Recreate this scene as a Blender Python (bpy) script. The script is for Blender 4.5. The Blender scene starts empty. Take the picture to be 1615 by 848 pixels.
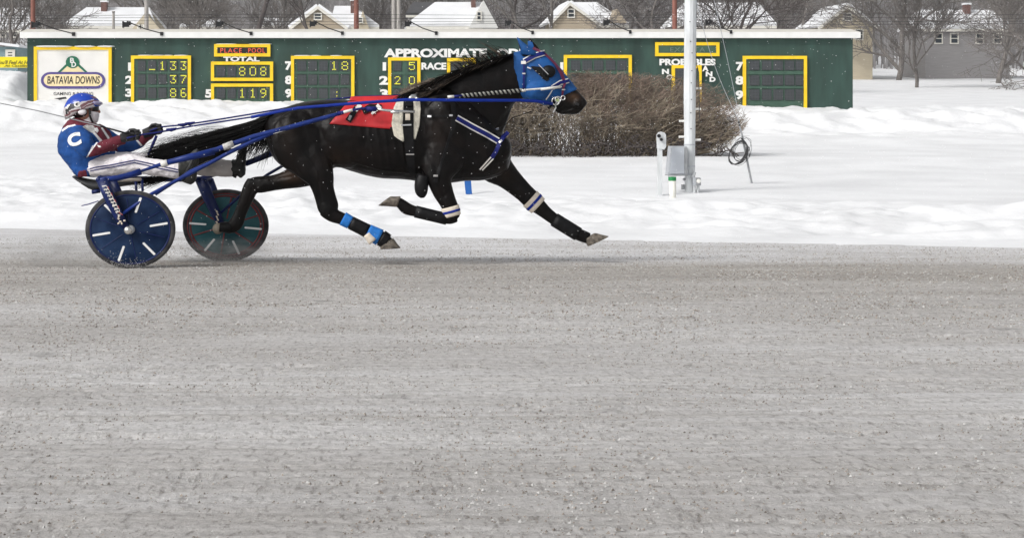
import bpy, bmesh, math, random
import numpy as np
from mathutils import Vector, Matrix, noise
from mathutils.bvhtree import BVHTree
R = math.radians
S = bpy.context.scene
C = S.collection
random.seed(7)

# ------------------------------------------------------------------ camera, world, sun, exposure
F = 3080.0                     # focal length in photograph pixels (frame 1615 wide)
U0, V0, ZC = 600.0, 150.0, 1.5 # principal point and eye height
cam_d = bpy.data.cameras.new('camera')
cam = bpy.data.objects.new('camera', cam_d); C.objects.link(cam); S.camera = cam
cam.location = (0, 0, ZC); cam.rotation_euler = (R(90), 0, 0)
cam_d.sensor_width = 36; cam_d.lens = 36 * F / 1615
cam_d.shift_x = (807.5 - U0) / 1615; cam_d.shift_y = -(424 - V0) / 1615
cam_d.clip_start = 0.1; cam_d.clip_end = 3000

SUN_EL, SUN_AZ = R(38), R(232)
w = bpy.data.worlds.new('World'); S.world = w; w.use_nodes = True
nt = w.node_tree; bg = nt.nodes['Background']
sky = nt.nodes.new('ShaderNodeTexSky'); sky.sky_type = 'NISHITA'; sky.sun_disc = False
sky.sun_elevation = SUN_EL; sky.sun_rotation = SUN_AZ; sky.dust_density = 4; sky.air_density = 1.0
hs = nt.nodes.new('ShaderNodeHueSaturation'); hs.inputs['Saturation'].default_value = 0.12
nt.links.new(sky.outputs[0], hs.inputs['Color']); nt.links.new(hs.outputs[0], bg.inputs[0])
bg.inputs[1].default_value = 0.135
sun_d = bpy.data.lights.new('sun', 'SUN'); sun_d.energy = 1.45; sun_d.angle = R(14); sun_d.color = (1, .975, .94)
sun = bpy.data.objects.new('sun', sun_d); C.objects.link(sun)
sd = Vector((math.sin(SUN_AZ) * math.cos(SUN_EL), math.cos(SUN_AZ) * math.cos(SUN_EL), math.sin(SUN_EL)))
sun.rotation_euler = sd.to_track_quat('Z', 'Y').to_euler(); sun.location = (-5, -5, 20)
S.view_settings.view_transform = 'Standard'; S.view_settings.look = 'None'
S.view_settings.exposure = 0.06; S.view_settings.gamma = 1.0

# ------------------------------------------------------------------ helpers
def W(u, v, Y):
    return Vector(((u - U0) * Y / F, Y, ZC - (v - V0) * Y / F))

def mat(name, col, rough=.7, var=.15, scale=8., metal=0., bump=0., bscale=60., col2=None, spec=.5, emit=0., stretch=None, detail=5.):
    m = bpy.data.materials.new(name); m.use_nodes = True
    n, l = m.node_tree.nodes, m.node_tree.links
    p = n['Principled BSDF']
    p.inputs['Roughness'].default_value = rough; p.inputs['Metallic'].default_value = metal
    p.inputs['Specular IOR Level'].default_value = spec
    tc = n.new('ShaderNodeTexCoord')
    vec = tc.outputs['Object']
    if stretch:
        mp = n.new('ShaderNodeMapping'); mp.inputs['Scale'].default_value = stretch
        l.new(vec, mp.inputs['Vector']); vec = mp.outputs[0]
    nz = n.new('ShaderNodeTexNoise'); nz.inputs['Scale'].default_value = scale; nz.inputs['Detail'].default_value = detail
    l.new(vec, nz.inputs['Vector'])
    rp = n.new('ShaderNodeValToRGB')
    a = [max(0, c * (1 - var)) for c in col]; b = col2 or [min(1, c * (1 + var)) for c in col]
    rp.color_ramp.elements[0].position = .35; rp.color_ramp.elements[0].color = (*a, 1)
    rp.color_ramp.elements[1].position = .65; rp.color_ramp.elements[1].color = (*b, 1)
    l.new(nz.outputs[0], rp.inputs[0]); l.new(rp.outputs[0], p.inputs['Base Color'])
    if bump:
        nb = n.new('ShaderNodeTexNoise'); nb.inputs['Scale'].default_value = bscale; nb.inputs['Detail'].default_value = 6
        l.new(vec, nb.inputs['Vector'])
        bp = n.new('ShaderNodeBump'); bp.inputs['Strength'].default_value = bump; bp.inputs['Distance'].default_value = .02
        l.new(nb.outputs[0], bp.inputs['Height']); l.new(bp.outputs[0], p.inputs['Normal'])
    if emit:
        p.inputs['Emission Color'].default_value = (*col, 1); p.inputs['Emission Strength'].default_value = emit
    return m

class MB:
    def __init__(s): s.v = []; s.f = []; s.mi = []
    def add(s, vs, fs, mi=0):
        o = len(s.v); s.v += [tuple(x) for x in vs]
        s.f += [tuple(i + o for i in f) for f in fs]; s.mi += [mi] * len(fs); return s
    def box(s, lo, hi, mi=0):
        x0, y0, z0 = lo; x1, y1, z1 = hi
        vs = [(x0,y0,z0),(x1,y0,z0),(x1,y1,z0),(x0,y1,z0),(x0,y0,z1),(x1,y0,z1),(x1,y1,z1),(x0,y1,z1)]
        return s.add(vs, [(0,3,2,1),(4,5,6,7),(0,1,5,4),(1,2,6,5),(2,3,7,6),(3,0,4,7)], mi)
    def rings(s, rings, cap=True, closed=False, mi=0):
        n = len(rings[0]); vs = [p for r in rings for p in r]; fs = []
        m = len(rings)
        for i in range(m if closed else m - 1):
            j = (i + 1) % m
            for k in range(n):
                k2 = (k + 1) % n
                fs.append((i*n+k, i*n+k2, j*n+k2, j*n+k))
        if cap and not closed:
            fs.append(tuple(range(n - 1, -1, -1))); fs.append(tuple((m-1)*n + k for k in range(n)))
        return s.add(vs, fs, mi)
    def tube(s, pts, r, n=8, mi=0, flat=None):
        pts = [Vector(p) for p in pts]; rr = r if isinstance(r, (list, tuple)) else [r] * len(pts)
        rings = []; up = Vector((0.03, 1, 0.02)).normalized()
        for i, p in enumerate(pts):
            t = (pts[min(i+1, len(pts)-1)] - pts[max(i-1, 0)])
            t = t.normalized() if t.length > 1e-9 else Vector((1,0,0))
            ref = up if abs(t.dot(up)) < .95 else Vector((1, 0, 0))
            a = t.cross(ref).normalized(); b = t.cross(a)
            fb = flat or 1
            rings.append([p + a * (rr[i] * math.cos(6.28319*k/n)) + b * (rr[i] * fb * math.sin(6.28319*k/n)) for k in range(n)])
        return s.rings(rings, mi=mi)
    def ellipsoid(s, c, r, n=20, m=12, mi=0):
        rings = []
        for i in range(m + 1):
            t = math.pi * (i + .02 if i == 0 else (i - .02 if i == m else i)) / m
            rings.append([Vector((c[0] + r[0]*math.sin(t)*math.cos(6.28319*k/n), c[1] + r[1]*math.sin(t)*math.sin(6.28319*k/n), c[2] + r[2]*math.cos(t))) for k in range(n)])
        return s.rings(rings, mi=mi)
    def prism(s, poly, y0, y1, mi=0):      # poly of (x,z), extruded in y
        n = len(poly)
        vs = [(x, y0, z) for x, z in poly] + [(x, y1, z) for x, z in poly]
        fs = [tuple(range(n)), tuple(range(2*n-1, n-1, -1))] + [(i, i+n, (i+1) % n + n, (i+1) % n) for i in range(n)]
        return s.add(vs, fs, mi)
    def mesh(s, name, mats, smooth=False):
        me = bpy.data.meshes.new(name); me.from_pydata(s.v, [], s.f)
        for m in (mats if isinstance(mats, (list, tuple)) else [mats]): me.materials.append(m)
        me.polygons.foreach_set('material_index', s.mi)
        bm = bmesh.new(); bm.from_mesh(me); bmesh.ops.recalc_face_normals(bm, faces=bm.faces); bm.to_mesh(me); bm.free()
        if smooth: me.polygons.foreach_set('use_smooth', [True] * len(me.polygons))
        me.update(); return me
    def obj(s, name, mats, parent=None, smooth=False):
        return link(name, s.mesh(name, mats, smooth), parent)

def link(name, me, parent=None):
    o = bpy.data.objects.new(name, me); C.objects.link(o)
    if parent:
        o.parent = parent; o.matrix_parent_inverse = parent_world(parent).inverted()
    return o
def parent_world(p):
    m = p.matrix_basis.copy()
    if p.parent: m = parent_world(p.parent) @ p.matrix_parent_inverse @ m
    return m
def tag(o, label=None, cat=None, group=None, kind=None):
    if label: o['label'] = label
    if cat: o['category'] = cat
    if group: o['group'] = group
    if kind: o['kind'] = kind
    return o
def empty(name, loc, label, cat, group=None):
    o = bpy.data.objects.new(name, None); C.objects.link(o); o.location = loc; o.empty_display_size = .1
    return tag(o, label, cat, group)
def kids(o): return [c for c in C.objects if c.parent == o]
def copy_tree(o, parent=None):
    c = o.copy(); C.objects.link(c)
    if parent:
        inv = o.matrix_parent_inverse.copy(); c.parent = parent; c.matrix_parent_inverse = inv
    for ch in kids(o): copy_tree(ch, c)
    return c
def ring(c, a, b, n=20, e=1.0):
    out = []
    for k in range(n):
        t = 6.283185 * k / n; ct, st = math.cos(t), math.sin(t)
        out.append(c + a * (math.copysign(abs(ct)**e, ct)) + b * (math.copysign(abs(st)**e, st)))
    return out
def loft_tb(mb, sts, Yc, n=24, e=.9, sub=3):
    """stations (u,v of one side, u,v of other side, half depth[, Y])"""
    sts = [tuple(s) + ((Yc,) if len(s) == 5 else ()) for s in sts]
    A = np.array(sts); out = []
    for i in range(len(A) - 1):
        for k in range(sub):
            t = k / sub
            p0, p1, p2, p3 = A[max(i-1,0)], A[i], A[i+1], A[min(i+2, len(A)-1)]
            out.append(.5*((2*p1)+(-p0+p2)*t+(2*p0-5*p1+4*p2-p3)*t*t+(-p0+3*p1-3*p2+p3)*t**3))
    out.append(A[-1])
    rs = []
    for s in out:
        T = W(s[0], s[1], s[5]); B = W(s[2], s[3], s[5])
        rs.append(ring((T+B)/2, (T-B)/2, Vector((0, s[4], 0)), n, e))
    mb.rings(rs); return mb
def limb(mb, sts, n=16, sub=3, e=1.0):
    """stations (u, v, half width px, half depth m, Y)"""
    A = np.array(sts, float); out = []
    for i in range(len(A) - 1):
        for k in range(sub):
            t = k / sub
            p0, p1, p2, p3 = A[max(i-1,0)], A[i], A[i+1], A[min(i+2, len(A)-1)]
            out.append(.5*((2*p1)+(-p0+p2)*t+(2*p0-5*p1+4*p2-p3)*t*t+(-p0+3*p1-3*p2+p3)*t**3))
    out.append(A[-1]); rs = []
    for i, s in enumerate(out):
        t = out[min(i+1, len(out)-1)] - out[max(i-1, 0)]
        d = Vector((t[0], 0, -t[1])).normalized(); nrm = Vector((-d.z, 0, d.x))
        rs.append(ring(W(s[0], s[1], s[4]), nrm * (s[2] * s[4] / F), Vector((0, s[3], 0)), n, e))
    mb.rings(rs); return mb
def remesh(mb, voxel, smooth=5, fold=0., fscale=9.):
    me = mb.mesh('tmp', [], False); o = bpy.data.objects.new('tmp', me); C.objects.link(o)
    md = o.modifiers.new('r', 'REMESH'); md.mode = 'VOXEL'; md.voxel_size = voxel
    dg = bpy.context.evaluated_depsgraph_get()
    out = bpy.data.meshes.new_from_object(o.evaluated_get(dg))
    bpy.data.objects.remove(o); bpy.data.meshes.remove(me)
    n = len(out.vertices); co = np.empty(n*3, np.float32); out.vertices.foreach_get('co', co); co = co.reshape(-1, 3)
    ed = np.empty(len(out.edges)*2, np.int32); out.edges.foreach_get('vertices', ed); ed = ed.reshape(-1, 2)
    deg = np.bincount(ed.ravel(), minlength=n).astype(np.float32)[:, None]
    for _ in range(smooth):
        s = np.zeros_like(co)
        for d in range(3):
            s[:, d] = np.bincount(ed[:, 0], co[ed[:, 1], d], n) + np.bincount(ed[:, 1], co[ed[:, 0], d], n)
        co = co*.4 + .6*s/np.maximum(deg, 1)
    if fold:
        out.vertices.foreach_set('co', co.ravel()); out.update()
        nr = np.empty(n*3, np.float32); out.vertices.foreach_get('normal', nr); nr = nr.reshape(-1, 3)
        dsp = np.array([noise.noise(Vector((c[0]*fscale*.55+c[2]*fscale*.45, c[1]*fscale*.5, c[2]*fscale*1.2))) + .5*noise.noise(Vector(c)*fscale*2.4) for c in co.tolist()], np.float32)
        co = co + nr*dsp[:, None]*fold
    out.vertices.foreach_set('co', co.astype(np.float32).ravel())
    out.polygons.foreach_set('use_smooth', [True]*len(out.polygons)); out.update()
    return out
def named(me, name, mats, parent):
    ix = [p.material_index for p in me.polygons]; me.name = name; me.materials.clear()
    for m in (mats if isinstance(mats, (list, tuple)) else [mats]): me.materials.append(m)
    me.polygons.foreach_set('material_index', ix)
    return link(name, me, parent)
def bvh(*mes):
    vs, fs = [], []
    for me in mes:
        o = len(vs); vs += [v.co.copy() for v in me.vertices]; fs += [tuple(i+o for i in p.vertices) for p in me.polygons]
    return BVHTree.FromPolygons(vs, fs)
def inpoly(x, y, P):
    c = False; j = len(P) - 1
    for i in range(len(P)):
        if (P[i][1] > y) != (P[j][1] > y) and x < (P[j][0]-P[i][0])*(y-P[i][1])/(P[j][1]-P[i][1]) + P[i][0]: c = not c
        j = i
    return c
def paint(me, regions, ymax=1e9, default=0):
    """regions: list of (polygon px, material index[, ymin, ymax]); later wins"""
    idx = []
    for p in me.polygons:
        c = p.center; u = c.x*F/c.y + U0; v = V0 - (c.z-ZC)*F/c.y; m = default
        for r in regions:
            y0, y1 = (r[2], r[3]) if len(r) > 2 else (-1e9, ymax)
            if y0 <= c.y <= y1 and inpoly(u, v, r[0]): m = r[1]
        idx.append(m)
    me.polygons.foreach_set('material_index', idx); me.update()
def hit_y(tree, x, z, dflt, last=None):
    h = tree.ray_cast(Vector((x, 15.5, z)), Vector((0, 1, 0)), 5)
    return h[0].y if h[0] is not None else (last if last is not None else dflt)
def drape(mb, tree, path, width, off=.008, Yr=17.42, na=4, step=3., mi=0, thick=.006):
    """ribbon following px path laid on the near surface"""
    P = [np.array(p, float) for p in path]; wd = width if isinstance(width, (list, tuple)) else [width]*len(P)
    samp = []
    for i in range(len(P)-1):
        L = np.linalg.norm(P[i+1][:2]-P[i][:2]); k = max(1, int(L/step))
        for j in range(k): samp.append((P[i]+(P[i+1]-P[i])*j/k, wd[i]+(wd[i+1]-wd[i])*j/k))
    samp.append((P[-1], wd[-1])); rows = []; last = None
    for i, (p, wv) in enumerate(samp):
        t = samp[min(i+1, len(samp)-1)][0][:2]-samp[max(i-1, 0)][0][:2]; t = t/max(1e-6, np.linalg.norm(t)); nn = np.array((-t[1], t[0]))
        row = []
        for k in range(na+1):
            q = p[:2]+nn*wv*(k/na-.5); b = W(q[0], q[1], Yr); y = hit_y(tree, b.x, b.z, Yr, last); last = y
            row.append((b.x, y, b.z))
        rows.append(row)
    ys = np.array([[r[1] for r in row] for row in rows])
    for _ in range(2):
        z = ys.copy()
        if len(ys) > 2: z[1:-1] = np.minimum(ys[1:-1], (ys[:-2]+ys[1:-1]+ys[2:])/3)
        ys = z
    m = na+1; vs = []; fs = []; N = len(rows)
    for i in range(N):
        for k in range(m): vs.append((rows[i][k][0], ys[i][k]-off-thick, rows[i][k][2]))
    for i in range(N):
        for k in range(m): vs.append((rows[i][k][0], ys[i][k]-off+.004, rows[i][k][2]))
    o = N*m
    for i in range(N-1):
        for k in range(na):
            a, b, c, d = i*m+k, i*m+k+1, (i+1)*m+k+1, (i+1)*m+k
            fs += [(a, b, c, d), (o+d, o+c, o+b, o+a)]
        fs += [(i*m, (i+1)*m, o+(i+1)*m, o+i*m), (i*m+na, o+i*m+na, o+(i+1)*m+na, (i+1)*m+na)]
    for k in range(na):
        fs += [(k, o+k, o+k+1, k+1), ((N-1)*m+k, (N-1)*m+k+1, o+(N-1)*m+k+1, o+(N-1)*m+k)]
    mb.add(vs, fs, mi); return mb
def text_mesh(s, bold=.0, shear=0., extrude=.0, space=1.):
    cu = bpy.data.curves.new('t', 'FONT'); cu.body = s; cu.offset = bold; cu.shear = shear; cu.extrude = extrude; cu.space_character = space
    cu.resolution_u = 4
    o = bpy.data.objects.new('t', cu); C.objects.link(o)
    me = bpy.data.meshes.new_from_object(o.evaluated_get(bpy.context.evaluated_depsgraph_get()))
    bpy.data.objects.remove(o); bpy.data.curves.remove(cu); return me
def lettering(name, s, box, Y, m, parent, bold=.0, shear=0., thick=.012, space=1.):
    """text fitted to px box (u0,v0,u1,v1) standing on plane y=Y facing the camera"""
    me = text_mesh(s, bold, shear, .5, space); co = np.empty(len(me.vertices)*3); me.vertices.foreach_get('co', co); co = co.reshape(-1, 3)
    lo, hi = co.min(0), co.max(0); a = W(box[0], box[3], Y); b = W(box[2], box[1], Y)
    out = np.empty_like(co)
    out[:, 0] = a.x+(co[:, 0]-lo[0])/(hi[0]-lo[0])*(b.x-a.x)
    out[:, 2] = a.z+(co[:, 1]-lo[1])/(hi[1]-lo[1])*(b.z-a.z)
    out[:, 1] = Y-(co[:, 2]-lo[2])/max(1e-6, hi[2]-lo[2])*thick
    me.vertices.foreach_set('co', out.ravel()); me.name = name; me.materials.clear(); me.materials.append(m); me.update()
    return link(name, me, parent)

# ------------------------------------------------------------------ materials
M = {}
M['snow'] = mat('snow', (.835,.842,.855), .75, .06, .55, bump=.8, bscale=5., spec=.25, detail=9)
M['roofsnow'] = mat('roof_snow', (.80,.81,.83), .8, .05, .6, bump=.3, bscale=2., spec=.2)
M['green'] = mat('board_green_paint', (.028,.064,.052), .75, .24, 1.6, bump=.15, bscale=40, stretch=(1.6,1,.35))
M['white'] = mat('white_paint', (.8,.8,.78), .5, .04, 3.)
M['cream'] = mat('cream_metal_roofing', (.72,.69,.62), .5, .06, 2.)
M['yellow'] = mat('yellow_frame_paint', (.90,.60,.012), .5, .07, 4.)
M['cellback'] = mat('panel_green', (.045,.10,.07), .6, .1, 4.)
M['signwhite'] = mat('sign_white', (.78,.77,.74), .5, .03, 2.)
M['lit'] = mat('lit_dot', (.85,.85,.05), .4, .02, 4., emit=.25)
M['litred'] = mat('lit_red_dot', (.75,.10,.05), .4, .02, 4., emit=.25)
M['dim'] = mat('dim_lettering', (.14,.19,.15), .6, .1, 4.)
M['black'] = mat('black_enamel', (.012,.012,.014), .45, .2, 8.)
M['purple'] = mat('purple_paint', (.085,.065,.24), .5, .06, 4.)
M['tan'] = mat('pale_gold_paint', (.84,.70,.42), .5, .05, 5.)
M['logogreen'] = mat('logo_green', (.01,.14,.075), .5, .06, 4.)
M['redpole'] = mat('red_rust_steel', (.20,.075,.055), .7, .2, 3.)
M['greywood'] = mat('weathered_pole_wood', (.34,.32,.30), .85, .25, 5., stretch=(4,4,.5))
M['wire'] = mat('wire_black', (.03,.03,.032), .6, .1, 5.)
M['bark'] = mat('grey_bark', (.16,.145,.135), .9, .3, 4., stretch=(3,3,.6))
M['barkdark'] = mat('dark_bark', (.075,.063,.06), .9, .3, 4., stretch=(3,3,.6))
M['twig'] = mat('hedge_twig', (.085,.068,.05), .85, .45, 2.2, col2=(.19,.155,.12), detail=8)
M['twigred'] = mat('hedge_twig_tip', (.13,.093,.073), .85, .35, 2.2, col2=(.235,.172,.135))
M['polewhite'] = mat('galvanised_pole', (.60,.62,.63), .5, .12, 2.5, stretch=(3,3,.7), bump=.15, bscale=12)
M['galv'] = mat('galvanised_box', (.46,.48,.51), .45, .1, 4., metal=.15)
M['grey'] = mat('grey_plastic', (.28,.29,.30), .5, .12, 8.)
M['greycap'] = mat('green_cap', (.01,.21,.06), .5, .08, 8.)
M['creampvc'] = mat('cream_plastic', (.80,.79,.72), .5, .03, 8.)
M['bluepost'] = mat('blue_marker_plastic', (.008,.10,.36), .5, .08, 8.)
M['coat'] = None
M['hoof'] = mat('hoof_horn', (.10,.085,.07), .7, .35, 30., bump=.3, bscale=60, col2=(.21,.18,.145))
M['hood'] = mat('blue_hood_fabric', (.002,.075,.27), .75, .18, 9., bump=.25, bscale=25)
M['navy'] = mat('navy_strap', (.010,.015,.13), .5, .15, 20., spec=.2)
M['royal'] = mat('royal_blue_strap', (.006,.028,.27), .5, .1, 20., spec=.2)
M['whitestrap'] = mat('white_strap', (.75,.74,.70), .6, .06, 20.)
M['strap'] = mat('black_leather', (.006,.006,.007), .5, .3, 30., spec=.2)
M['redpad'] = mat('red_saddle_pad', (.56,.022,.028), .5, .12, 9., bump=.2, bscale=20)
M['fleece'] = mat('cream_fleece', (.76,.72,.61), .95, .12, 40., bump=.8, bscale=120)
M['steel'] = mat('chrome_steel', (.72,.72,.72), .25, .06, 20., metal=.9)
M['wrapblue'] = mat('blue_leg_wrap', (.01,.17,.56), .7, .12, 30., bump=.3, bscale=80)
M['wrapcream'] = mat('cream_leg_wrap', (.72,.64,.54), .8, .08, 30.)
M['maroon'] = mat('maroon_cloth', (.125,.010,.024), .75, .2, 12., bump=.3, bscale=40)
M['jblue'] = mat('blue_racing_jacket', (.002,.058,.25), .8, .22, 9., bump=.3, bscale=30)
M['jwhite'] = mat('white_piping', (.78,.78,.78), .7, .05, 12.)
M['jgrey'] = mat('silver_emblem', (.47,.46,.45), .7, .3, 45.)
M['pants'] = mat('white_racing_trousers', (.83,.79,.81), .75, .07, 7., bump=.35, bscale=22)
M['pantsgrey'] = mat('grey_white_trousers', (.50,.47,.46), .8, .15, 9., bump=.35, bscale=22)  # greyer cloth colour for the far lower leg
M['boot'] = mat('black_boot_leather', (.018,.019,.017), .55, .4, 14., bump=.3, bscale=40)
M['glove'] = mat('black_glove', (.014,.014,.016), .7, .3, 20., bump=.3, bscale=60)
M['skin'] = mat('skin', (.42,.20,.145), .55, .1, 30.)
M['mask'] = mat('white_balaclava', (.82,.79,.82), .85, .06, 20., bump=.3, bscale=50)
M['helmetblue'] = mat('blue_helmet_gloss', (.012,.055,.40), .22, .1, 7.)
M['helmetsilver'] = mat('silver_helmet_stripe', (.50,.47,.48), .3, .12, 9.)
M['helmetbrown'] = mat('bronze_helmet_stripe', (.16,.07,.08), .3, .12, 9.)
M['frame'] = mat('navy_sulky_paint', (.005,.014,.085), .4, .25, 16., spec=.3)
M['shaftblue'] = mat('blue_shaft_paint', (.007,.026,.17), .4, .2, 12., spec=.3)
M['disc'] = mat('navy_wheel_disc', (.0006,.012,.052), .6, .3, 5.5, bump=.05, bscale=10, col2=(.016,.038,.095), spec=.14, detail=9)
M['teal'] = mat('teal_wheel_disc', (.018,.085,.105), .5, .25, 3.5, col2=(.045,.14,.16), spec=.15)
M['red'] = mat('dull_red_rim', (.16,.022,.026), .5, .15, 9.)
M['tyre'] = mat('dusty_tyre_rubber', (.020,.021,.026), .8, .4, 9., col2=(.06,.058,.06))
M['hubtan'] = mat('tan_hub_cap', (.26,.23,.18), .6, .25, 20.)
M['slot'] = mat('white_reflective_strip', (.85,.85,.85), .4, .03, 9.)
M['seat'] = mat('black_seat_vinyl', (.025,.026,.028), .5, .2, 12.)

def track_material():
    m = bpy.data.materials.new('packed_track'); m.use_nodes = True
    n, l = m.node_tree.nodes, m.node_tree.links; p = n['Principled BSDF']; p.inputs['Roughness'].default_value = .92; p.inputs['Specular IOR Level'].default_value = .25
    tc = n.new('ShaderNodeTexCoord')
    def nz(scale, st=(1,1,1), det=6, rough=.6):
        mp = n.new('ShaderNodeMapping'); mp.inputs['Scale'].default_value = st; l.new(tc.outputs['Object'], mp.inputs[0])
        t = n.new('ShaderNodeTexNoise'); t.inputs['Scale'].default_value = scale; t.inputs['Detail'].default_value = det; t.inputs['Roughness'].default_value = rough
        l.new(mp.outputs[0], t.inputs['Vector']); return t.outputs[0]
    def ramp(f, a, b, ca, cb):
        r = n.new('ShaderNodeValToRGB'); e = r.color_ramp.elements
        e[0].position, e[1].position = a, b; e[0].color, e[1].color = (*ca, 1), (*cb, 1); l.new(f, r.inputs[0]); return r.outputs[0]
    def mix(f, a, b, t='MIX'):
        x = n.new('ShaderNodeMix'); x.data_type = 'RGBA'; x.blend_type = t
        if isinstance(f, float): x.inputs[0].default_value = f
        else: l.new(f, x.inputs[0])
        for i, q in ((6, a), (7, b)):
            if isinstance(q, tuple): x.inputs[i].default_value = (*q, 1)
            else: l.new(q, x.inputs[i])
        return x.outputs[2]
    def math_(op, a, b):
        x = n.new('ShaderNodeMath'); x.operation = op
        for i, q in ((0, a), (1, b)):
            if isinstance(q, (int, float)): x.inputs[i].default_value = q
            else: l.new(q, x.inputs[i])
        return x.outputs[0]
    sep = n.new('ShaderNodeSeparateXYZ'); l.new(tc.outputs['Object'], sep.inputs[0])
    # frost and snow lie thicker towards the infield rail and on the outer apron; wheel and hoof lanes are worn to brown grit
    lane = math_('ADD', sep.outputs[1], math_('MULTIPLY', math_('SUBTRACT', nz(.5, (.25, 1, 1), 4), .5), 2.2))
    lane = math_('ADD', lane, math_('MULTIPLY', sep.outputs[0], .16))
    mr = n.new('ShaderNodeValToRGB'); l.new(math_('DIVIDE', lane, 40.), mr.inputs[0])
    e = mr.color_ramp.elements
    for pos, val in ((.0,.42),(.20,.52),(.28,.50),(.345,.30),(.395,.20),(.43,.06),(.452,.30),(.475,.78),(.53,.92),(.58,1.)):
        q = e.new(pos); q.color = (val,)*3+(1,)
    e.remove(e[0]); e.remove(e[-1])
    grit = ramp(nz(26., (1,1,1), 8, .75), .38, .64, (.29,.268,.243), (.57,.54,.505))
    frost = ramp(nz(22., (1,1,1), 8, .8), .38, .58, (.60,.60,.61), (.85,.85,.87))
    streak = nz(3.0, (.06, 3.2, 1), 6, .65)
    f = math_('ADD', mr.outputs[0], math_('MULTIPLY', math_('SUBTRACT', streak, .5), .9))
    fc = n.new('ShaderNodeClamp'); l.new(f, fc.inputs[0])
    col = mix(fc.outputs[0], grit, frost)
    speck = ramp(nz(34., (1.6,.42,1), 4, .65), .34, .47, (.42,.40,.38), (1,1,1))
    sf = math_('SUBTRACT', .95, math_('MULTIPLY', fc.outputs[0], .7)); col = mix(sf, col, speck, 'MULTIPLY')
    vo = n.new('ShaderNodeTexVoronoi'); vo.inputs['Scale'].default_value = 1.15; vo.inputs['Randomness'].default_value = 1
    l.new(tc.outputs['Object'], vo.inputs['Vector'])
    dd = n.new('ShaderNodeMath'); dd.operation = 'ADD'; l.new(vo.outputs['Distance'], dd.inputs[0]); l.new(math_('MULTIPLY', math_('SUBTRACT', nz(9.), .5), .12), dd.inputs[1])
    prints = ramp(dd.outputs[0], .05, .12, (.0,.0,.0), (1,1,1))
    col = mix(.22, col, prints, 'MULTIPLY')
    patch = ramp(nz(.8, (.4,1,1), 5), .32, .66, (.76,.745,.73), (1.0,1.0,1.0))
    col = mix(1., col, patch, 'MULTIPLY')
    l.new(col, p.inputs['Base Color'])
    bp = n.new('ShaderNodeBump'); bp.inputs['Strength'].default_value = .9; bp.inputs['Distance'].default_value = .012
    wv = n.new('ShaderNodeTexWave'); wv.wave_type = 'BANDS'; wv.bands_direction = 'Y'; wv.inputs['Scale'].default_value = 2.6; wv.inputs['Distortion'].default_value = 2.2; wv.inputs['Detail'].default_value = 3; wv.inputs['Detail Scale'].default_value = .7
    l.new(tc.outputs['Object'], wv.inputs['Vector'])
    hsum = math_('ADD', math_('ADD', nz(38., (1,1,1), 8, .7), math_('MULTIPLY', streak, .8)), math_('ADD', math_('MULTIPLY', wv.outputs[1], .35), math_('MULTIPLY', prints, 1.2)))
    l.new(hsum, bp.inputs['Height']); l.new(bp.outputs[0], p.inputs['Normal'])
    return m
M['track'] = track_material()

def cell_material():
    m = bpy.data.materials.new('dot_matrix_cell'); m.use_nodes = True
    n, l = m.node_tree.nodes, m.node_tree.links; p = n['Principled BSDF']; p.inputs['Roughness'].default_value = .6
    tc = n.new('ShaderNodeTexCoord'); sep = n.new('ShaderNodeSeparateXYZ'); l.new(tc.outputs['Object'], sep.inputs[0])
    outs = []
    for i in (0, 2):
        a = n.new('ShaderNodeMath'); a.operation = 'MULTIPLY'; a.inputs[1].default_value = 2*math.pi/.054; l.new(sep.outputs[i], a.inputs[0])
        b = n.new('ShaderNodeMath'); b.operation = 'SINE'; l.new(a.outputs[0], b.inputs[0]); outs.append(b.outputs[0])
    mx = n.new('ShaderNodeMath'); mx.operation = 'MINIMUM'; l.new(outs[0], mx.inputs[0]); l.new(outs[1], mx.inputs[1])
    r = n.new('ShaderNodeValToRGB'); r.color_ramp.elements[0].color = (.055,.062,.068,1); r.color_ramp.elements[1].color = (.006,.006,.007,1)
    r.color_ramp.elements[0].position = .0; r.color_ramp.elements[1].position = .35
    l.new(mx.outputs[0], r.inputs[0]); l.new(r.outputs[0], p.inputs['Base Color']); return m
M['cell'] = cell_material()

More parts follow.
